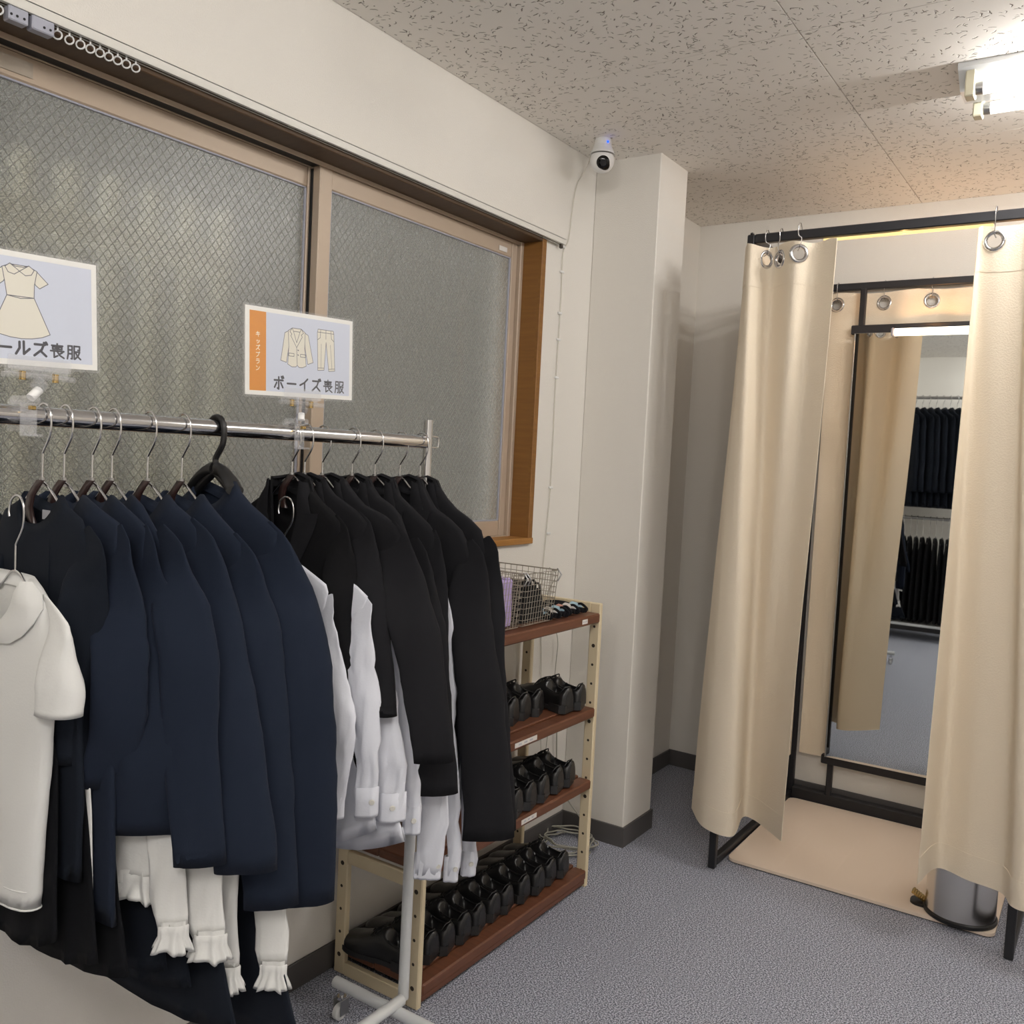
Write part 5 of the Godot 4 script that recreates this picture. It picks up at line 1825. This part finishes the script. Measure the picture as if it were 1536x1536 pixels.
func signs():
	var data := [
		[Vector3(0.352, 1.4705, 2.655), false, "laminated sign with a jacket and trousers drawing and an orange strip", 2.657],
		[Vector3(0.352, 1.4715, 3.203), true, "laminated sign with a short-sleeved dress drawing", 3.172],
	]
	for d in data:
		var card := thing("sign_card", d[2], "sign", d[0], PI / 2, "laminated signs above the rail")
		card.rotation.z = deg_to_rad(2.2)
		var w := 0.268
		var h := 0.157
		var st := mb()
		flat(st)
		var uv := [Vector2(0, 1), Vector2(1, 1), Vector2(1, 0), Vector2(0, 0)]
		var ps := [Vector3(-w / 2, 0, 0.0008), Vector3(w / 2, 0, 0.0008), Vector3(w / 2, h, 0.0008), Vector3(-w / 2, h, 0.0008)]
		for k in [0, 2, 1, 0, 3, 2]:
			st.set_uv(uv[k])
			st.add_vertex(ps[k])
		done("print", st, sign_print(d[1]), card)
		st = mb()
		box(st, Vector3(-w / 2, 0, -0.0008), Vector3(w / 2, h, 0.0006))
		done("paper", st, M.tag_paper, card)
		st = mb()
		var poly := rounded(-w / 2 - 0.004, w / 2 + 0.004, -0.004, h + 0.004, 0.004)
		prism(st, poly, -0.0012, 0.0014, func(p, q): return Vector3(p.x, p.y, q))
		done("laminate", st, M.film, card)
		# clear clip: jaw under the card, ball neck, clamp on the bar
		var zc: float = d[3]
		var holder := thing("sign_clip", "clear plastic clip holding the %s" % ("dress sign" if d[1] else "jacket and trousers sign"), "clip", Vector3(BX, BY, zc), 0.0, "clear clips on the bar")
		var o := Vector3(-BX, -BY, -zc)
		var jz: float = d[0].z + (0.0 if d[1] else 0.004) - 0.004
		if d[1]:
			jz = 3.158
		var jy := 1.466
		bx("jaw", o + Vector3(0.354, jy + 0.0, jz - 0.046), o + Vector3(0.357, jy + 0.02, jz + 0.046), M.clear_plastic, holder, 0.001)
		bx("jaw", o + Vector3(0.3455, jy - 0.006, jz - 0.046), o + Vector3(0.3485, jy + 0.014, jz + 0.046), M.clear_plastic, holder, 0.001)
		st = mb()
		box(st, o + Vector3(0.342, jy - 0.012, jz - 0.05), o + Vector3(0.364, jy - 0.004, jz + 0.05), 0.002)
		done("jaw_hinge", st, M.clear_plastic, holder)
		for s in [-1.0, 1.0]:
			st = mb()
			tube(st, [o + Vector3(0.353, jy - 0.014, jz + s * 0.024), o + Vector3(0.353, jy - 0.002, jz + s * 0.024)], 0.0045, 10)
			done("spring_pin", st, M.brass, holder)
		st = mb()
		lathe(st, [Vector2(0.002, 0.022), Vector2(0.013, 0.012), Vector2(0.008, 0.002), Vector2(0.0, 0.0)], o + Vector3(0.353, jy - 0.03, jz), 16)
		done("ball_cup", st, M.clear_plastic, holder)
		st = mb()
		tube(st, [o + Vector3(0.353, jy - 0.026, jz), o + Vector3(0.356, 1.427, zc)], 0.0065, 12)
		done("stem", st, M.white_plastic, holder)
		st = mb()
		box(st, o + Vector3(0.318, 1.418, zc - 0.011), o + Vector3(0.367, 1.43, zc + 0.011), 0.003)
		done("clamp_head", st, M.clear_plastic, holder)
		bx("clamp_jaw", o + Vector3(0.35, 1.373, zc - 0.012), o + Vector3(0.354, 1.42, zc + 0.012), M.clear_plastic, holder, 0.001)
		bx("clamp_jaw", o + Vector3(0.316, 1.378, zc - 0.012), o + Vector3(0.3195, 1.424, zc + 0.012), M.clear_plastic, holder, 0.001)
		bx("clamp_grip", o + Vector3(0.354, 1.372, zc - 0.014), o + Vector3(0.368, 1.376, zc + 0.014), M.clear_plastic, holder, 0.001)
		st = mb()
		box(st, o + Vector3(0.357, 1.41, zc - 0.004), o + Vector3(0.366, 1.416, zc + 0.004), 0.001)
		done("spring_pin", st, M.brass, holder)

# ---------------------------------------------------------------- on the walls and the ceiling
func wall_fixtures():
	var t := thing("curtain_track", "white curtain track above the window with small ring runners", "curtain rail", Vector3(0.0, 2.1, 2.4))
	var o := Vector3(0, -2.1, -2.4)
	var st := mb()
	box(st, o + Vector3(0.006, 2.119, 1.196), o + Vector3(0.03, 2.122, 3.62), 0.0008)
	box(st, o + Vector3(0.027, 2.103, 1.196), o + Vector3(0.03, 2.122, 3.62), 0.0008)
	box(st, o + Vector3(0.006, 2.103, 1.196), o + Vector3(0.009, 2.122, 3.62), 0.0008)
	box(st, o + Vector3(0.022, 2.103, 1.196), o + Vector3(0.03, 2.105, 3.62), 0.0005)
	box(st, o + Vector3(0.006, 2.103, 1.196), o + Vector3(0.014, 2.105, 3.62), 0.0005)
	done("track", st, M.rail_white, t)
	bx("end_stop", o + Vector3(0.012, 2.09, 1.2), o + Vector3(0.024, 2.106, 1.212), M.bronze_dark, t, 0.003)
	for z in [1.25, 2.4, 3.55]:
		bx("bracket", o + Vector3(0.0, 2.104, z - 0.012), o + Vector3(0.012, 2.13, z + 0.012), M.rail_white, t, 0.002)
	for z in [2.8, 2.82, 2.838, 2.856, 2.874, 2.893, 2.912, 2.933, 2.955, 3.058, 3.076, 3.1, 3.12]:
		st = mb()
		tube(st, [o + Vector3(0.018, 2.106, z), o + Vector3(0.018, 2.098, z)], 0.002, 6)
		var ring := []
		for k in 12:
			var a := TAU * k / 12
			ring.append(o + Vector3(0.018 + 0.005 * cos(a), 2.09 + 0.0075 * sin(a), z - 0.0055 * cos(a)))
		tube(st, ring, 0.0016, 6, true)
		done("runner", st, M.white_plastic, t)
	st = mb()
	box(st, o + Vector3(0.008, 2.079, 2.966), o + Vector3(0.029, 2.1035, 3.006), 0.002)
	box(st, o + Vector3(0.008, 2.079, 3.012), o + Vector3(0.029, 2.1035, 3.046), 0.002)
	done("master_carrier", st, M.grey_plastic, t)
	st = mb()
	for z in [2.974, 2.985, 3.02, 3.032, 3.042]:
		lathe(st, [Vector2(0, 0.001), Vector2(0.0022, 0.001), Vector2(0.0022, 0.0)], o + Vector3(0.029, 2.088, z), 8, Basis(Vector3.BACK, -PI / 2))
	done("screw", st, M.gasket, t)
	# dome camera
	var c := thing("security_camera", "small white dome security camera with a blue light under the ceiling", "camera", Vector3(0.135, H, 1.164))
	st = mb()
	lathe(st, [Vector2(0.026, 0.0), Vector2(0.028, -0.004), Vector2(0.0295, -0.02), Vector2(0.034, -0.034), Vector2(0.039, -0.044), Vector2(0.0405, -0.05), Vector2(0.0, -0.05)], Vector3.ZERO, 40)
	done("base", st, M.white_plastic, c)
	st = mb()
	var prof := []
	for k in 17:
		var a := lerpf(0.42, -PI / 2, k / 16.0)
		prof.append(Vector2(0.0405 * cos(a), -0.07 + 0.0405 * sin(a)))
	var rings := []
	for p in prof:
		var ring := PackedVector3Array()
		for k in 40:
			ring.append(Vector3(p.x * cos(TAU * k / 40), p.y, -p.x * sin(TAU * k / 40)))
		rings.append(ring)
	loft(st, rings)
	done("head", st, M.white_plastic, c)
	var look := Vector3(0.52, -0.42, 0.74).normalized()
	var sx := look.cross(Vector3.UP).normalized()
	var sy := sx.cross(look)
	st = mb()
	rings = []
	for j in 8:
		var ring := PackedVector3Array()
		for k in 32:
			var a := TAU * k / 32
			# round eye drawn out to a point at the lower left
			var grow := 1.0 + 0.45 * pow(maxf(0.0, cos(a - deg_to_rad(232))), 6.0)
			var th := deg_to_rad(34.0) * grow * j / 7.0
			var dir := look * cos(th) + (sx * cos(a) + sy * sin(a)) * sin(th)
			ring.append(Vector3(0, -0.07, 0) + dir * (0.0412 if j < 7 else 0.04))
		rings.append(ring)
	rings.reverse()
	loft(st, rings)
	done("eye_panel", st, M.lens_black, c)
	st = mb()
	tube(st, [Vector3(0, -0.07, 0) + look * 0.04, Vector3(0, -0.07, 0) + look * 0.0435], 0.0105, 24)
	done("lens", st, M.black_plastic, c)
	st = mb()
	var led := Vector3(0.0262, -0.016, 0.0145)
	lathe(st, [Vector2(0, 0.003), Vector2(0.003, 0.0022), Vector2(0.0042, 0)], led, 14, Basis(Quaternion(Vector3.UP, Vector3(0.87, 0.1, 0.48).normalized())))
	done("indicator_light", st, M.blue_glow, c)
	var ol := OmniLight3D.new()
	ol.name = "indicator_glow"
	ol.position = c.position + led + Vector3(0.014, 0.003, 0.008)
	ol.light_color = Color(0.22, 0.3, 1.0)
	ol.light_energy = 0.00004
	ol.light_size = 0.004
	ol.omni_range = 6.0
	ol.omni_attenuation = 2.0
	ol.shadow_enabled = true
	add_child(ol)
	# its cable down the corner
	var cb := thing("camera_cable", "thin white cable from the dome camera down the window wall", "cable", Vector3(0.0, 0.0, 1.16))
	o = Vector3(0, 0, -1.16)
	st = mb()
	tube(st, curve([o + Vector3(0.105, 2.436, 1.152), o + Vector3(0.055, 2.43, 1.1), o + Vector3(0.02, 2.415, 1.055), o + Vector3(0.004, 2.37, 1.07), o + Vector3(0.004, 2.33, 1.1), o + Vector3(0.004, 2.25, 1.12), o + Vector3(0.004, 2.14, 1.135), o + Vector3(0.004, 2.08, 1.168), o + Vector3(0.004, 1.95, 1.165), o + Vector3(0.004, 1.8, 1.168), o + Vector3(0.004, 1.6, 1.172), o + Vector3(0.004, 1.3, 1.17), o + Vector3(0.004, 1.1, 1.185), o + Vector3(0.004, 0.95, 1.195), o + Vector3(0.004, 0.8, 1.185), o + Vector3(0.006, 0.6, 1.17), o + Vector3(0.012, 0.3, 1.15), o + Vector3(0.014, 0.1, 1.1)], 5), 0.0018, 6)
	done("cord", st, M.cable_white, cb)
	for y in [2.105, 2.02, 1.88, 1.79, 1.66, 1.28, 1.12]:
		st = mb()
		box(st, o + Vector3(0.0, y - 0.004, 1.158), o + Vector3(0.008, y + 0.004, 1.18), 0.002)
		done("cable_clip", st, M.white_plastic, cb)
	var c2 := thing("black_cable", "thin dark wire looping on the wall behind the shelving unit", "cable", Vector3(0.0, 0.0, 1.1))
	st = mb()
	tube(st, curve([Vector3(0.01, 1.0, 0.06), Vector3(0.02, 0.97, 0.03), Vector3(0.012, 0.9, 0.07), Vector3(0.012, 0.82, 0.03), Vector3(0.02, 0.74, -0.005), Vector3(0.016, 0.66, -0.01), Vector3(0.012, 0.5, 0.0), Vector3(0.014, 0.3, 0.03), Vector3(0.02, 0.12, 0.03)], 6), 0.0014, 6)
	done("cord", st, M.cable_grey, c2)
	# coil of network cable on the floor
	var co := thing("cable_coil", "loose grey coil of network cable on the carpet by the pillar", "cable", Vector3(0.1, 0.004, 1.085))
	st = mb()
	var pts := []
	for k in 150:
		var a := TAU * k / 30.0
		var r := 0.088 + 0.012 * sin(k * 0.37) + 0.006 * sin(k * 1.3)
		pts.append(Vector3(cos(a) * r * 1.05, 0.003 + 0.00022 * k + 0.004 * sin(k * 0.21), sin(a) * r))
	for p in [Vector3(0.02, 0.05, -0.09), Vector3(-0.04, 0.12, -0.075), Vector3(-0.082, 0.2, -0.05), Vector3(-0.085, 0.35, -0.03), Vector3(-0.085, 0.5, -0.02)]:
		pts.append(p)
	tube(st, curve(pts, 2), 0.0028, 7)
	done("cord", st, M.cable_grey, co)

# ---------------------------------------------------------------- racks that the mirror shows
func far_rack():
	var t := thing("double_rack", "two-tier clothes rack along the far wall, seen in the mirror", "clothes rail", Vector3(0.85, 0, 4.78))
	for x in [-0.72, 0.72]:
		var st := mb()
		tube(st, [Vector3(x, 0.02, 0), Vector3(x, 2.1, 0)], 0.0125, 14)
		done("post", st, M.chrome_dull, t)
		st = mb()
		tube(st, [Vector3(x, 0.02, -0.2), Vector3(x, 0.02, 0.2)], 0.0125, 14)
		done("foot", st, M.chrome_dull, t)
	for y in [2.062, 1.035]:
		var st := mb()
		tube(st, [Vector3(-0.72, y, 0), Vector3(0.72, y, 0)], 0.0125, 14)
		done("bar", st, M.chrome_dull, t)
	bx("base_shelf", Vector3(-0.71, 0.125, -0.2), Vector3(0.71, 0.145, 0.2), M.white_enamel, t, 0.003)
	var proto: Node3D = null
	var hp: Node3D = null
	for k in 12:
		var x := 0.3 + k * 0.054
		var label := "dark suit jacket on the upper far rail in the mirror, %s from the cubicle curtain" % NTH[k]
		if proto == null:
			proto = garment("far_jacket", label, "jacket", "dark jackets on the upper far rail", M.navy_dark_cloth, {"cx": 0.0, "z": 4.78, "root": Vector3(x, 2.062, 4.78), "turn": 58.0, "k": 0.0, "T": 0.02, "ysh": 1.24, "cuff": 0.6, "wt": 0.12, "wb": 0.1, "hem": 0.47, "neck": 1.318, "R": v2([1.325, 0.06, 1.27, 0.12, 1.24, 0.2, 1.2, 0.215, 0.9, 0.24, 0.6, 0.245])})
			hp = hanger(Vector3(x, 2.062, 4.78), 0.16, 0.06, "hanger of the %s suit on the upper far rail in the mirror" % NTH[k], 2, "hangers on the upper far rail")
			hp.rotation.y = deg_to_rad(58.0)
		else:
			var c := proto.duplicate()
			c.name = numbered("far_jacket")
			add_child(c)
			c.position.x = x
			c.rotation.y = deg_to_rad(58.0) + 0.03 * sin(k * 2.3)
			c.set_meta("label", label)
			var h := hp.duplicate()
			h.name = numbered("hanger")
			add_child(h)
			h.position.x = x
			h.set_meta("label", "hanger of the %s suit on the upper far rail in the mirror" % NTH[k])
	var tp: Node3D = null
	var h2: Node3D = null
	for k in 12:
		var x := 0.29 + k * 0.05
		var label := "black garment on the lower far rail in the mirror, %s from the cubicle curtain" % NTH[k]
		if tp == null:
			tp = garment("far_trousers", label, "trousers", "black garments on the lower far rail", M.black_deep_cloth, {"cx": 0.0, "z": 4.78, "root": Vector3(x, 1.035, 4.78), "turn": 90.0, "T": 0.018, "ysh": 1.17, "cuff": 0.9, "bw": 0.17, "hw": 0.2, "hem": 0.53, "neck": 1.24, "sleeves": false, "R": v2([1.24, 0.06, 1.2, 0.13, 1.17, 0.17, 0.8, 0.17])})
			h2 = hanger(Vector3(x, 1.035, 4.78), 0.14, 0.06, "hanger of the %s garment on the lower far rail in the mirror" % NTH[k], 2, "hangers on the lower far rail", 0.15)
			h2.rotation.y = PI / 2
		else:
			var c := tp.duplicate()
			c.name = numbered("far_trousers")
			add_child(c)
			c.position.x = x
			c.rotation.y = PI / 2 + 0.03 * sin(k * 1.7)
			c.set_meta("label", label)
			var h := h2.duplicate()
			h.name = numbered("hanger")
			add_child(h)
			h.position.x = x
			h.set_meta("label", "hanger of the %s garment on the lower far rail in the mirror" % NTH[k])
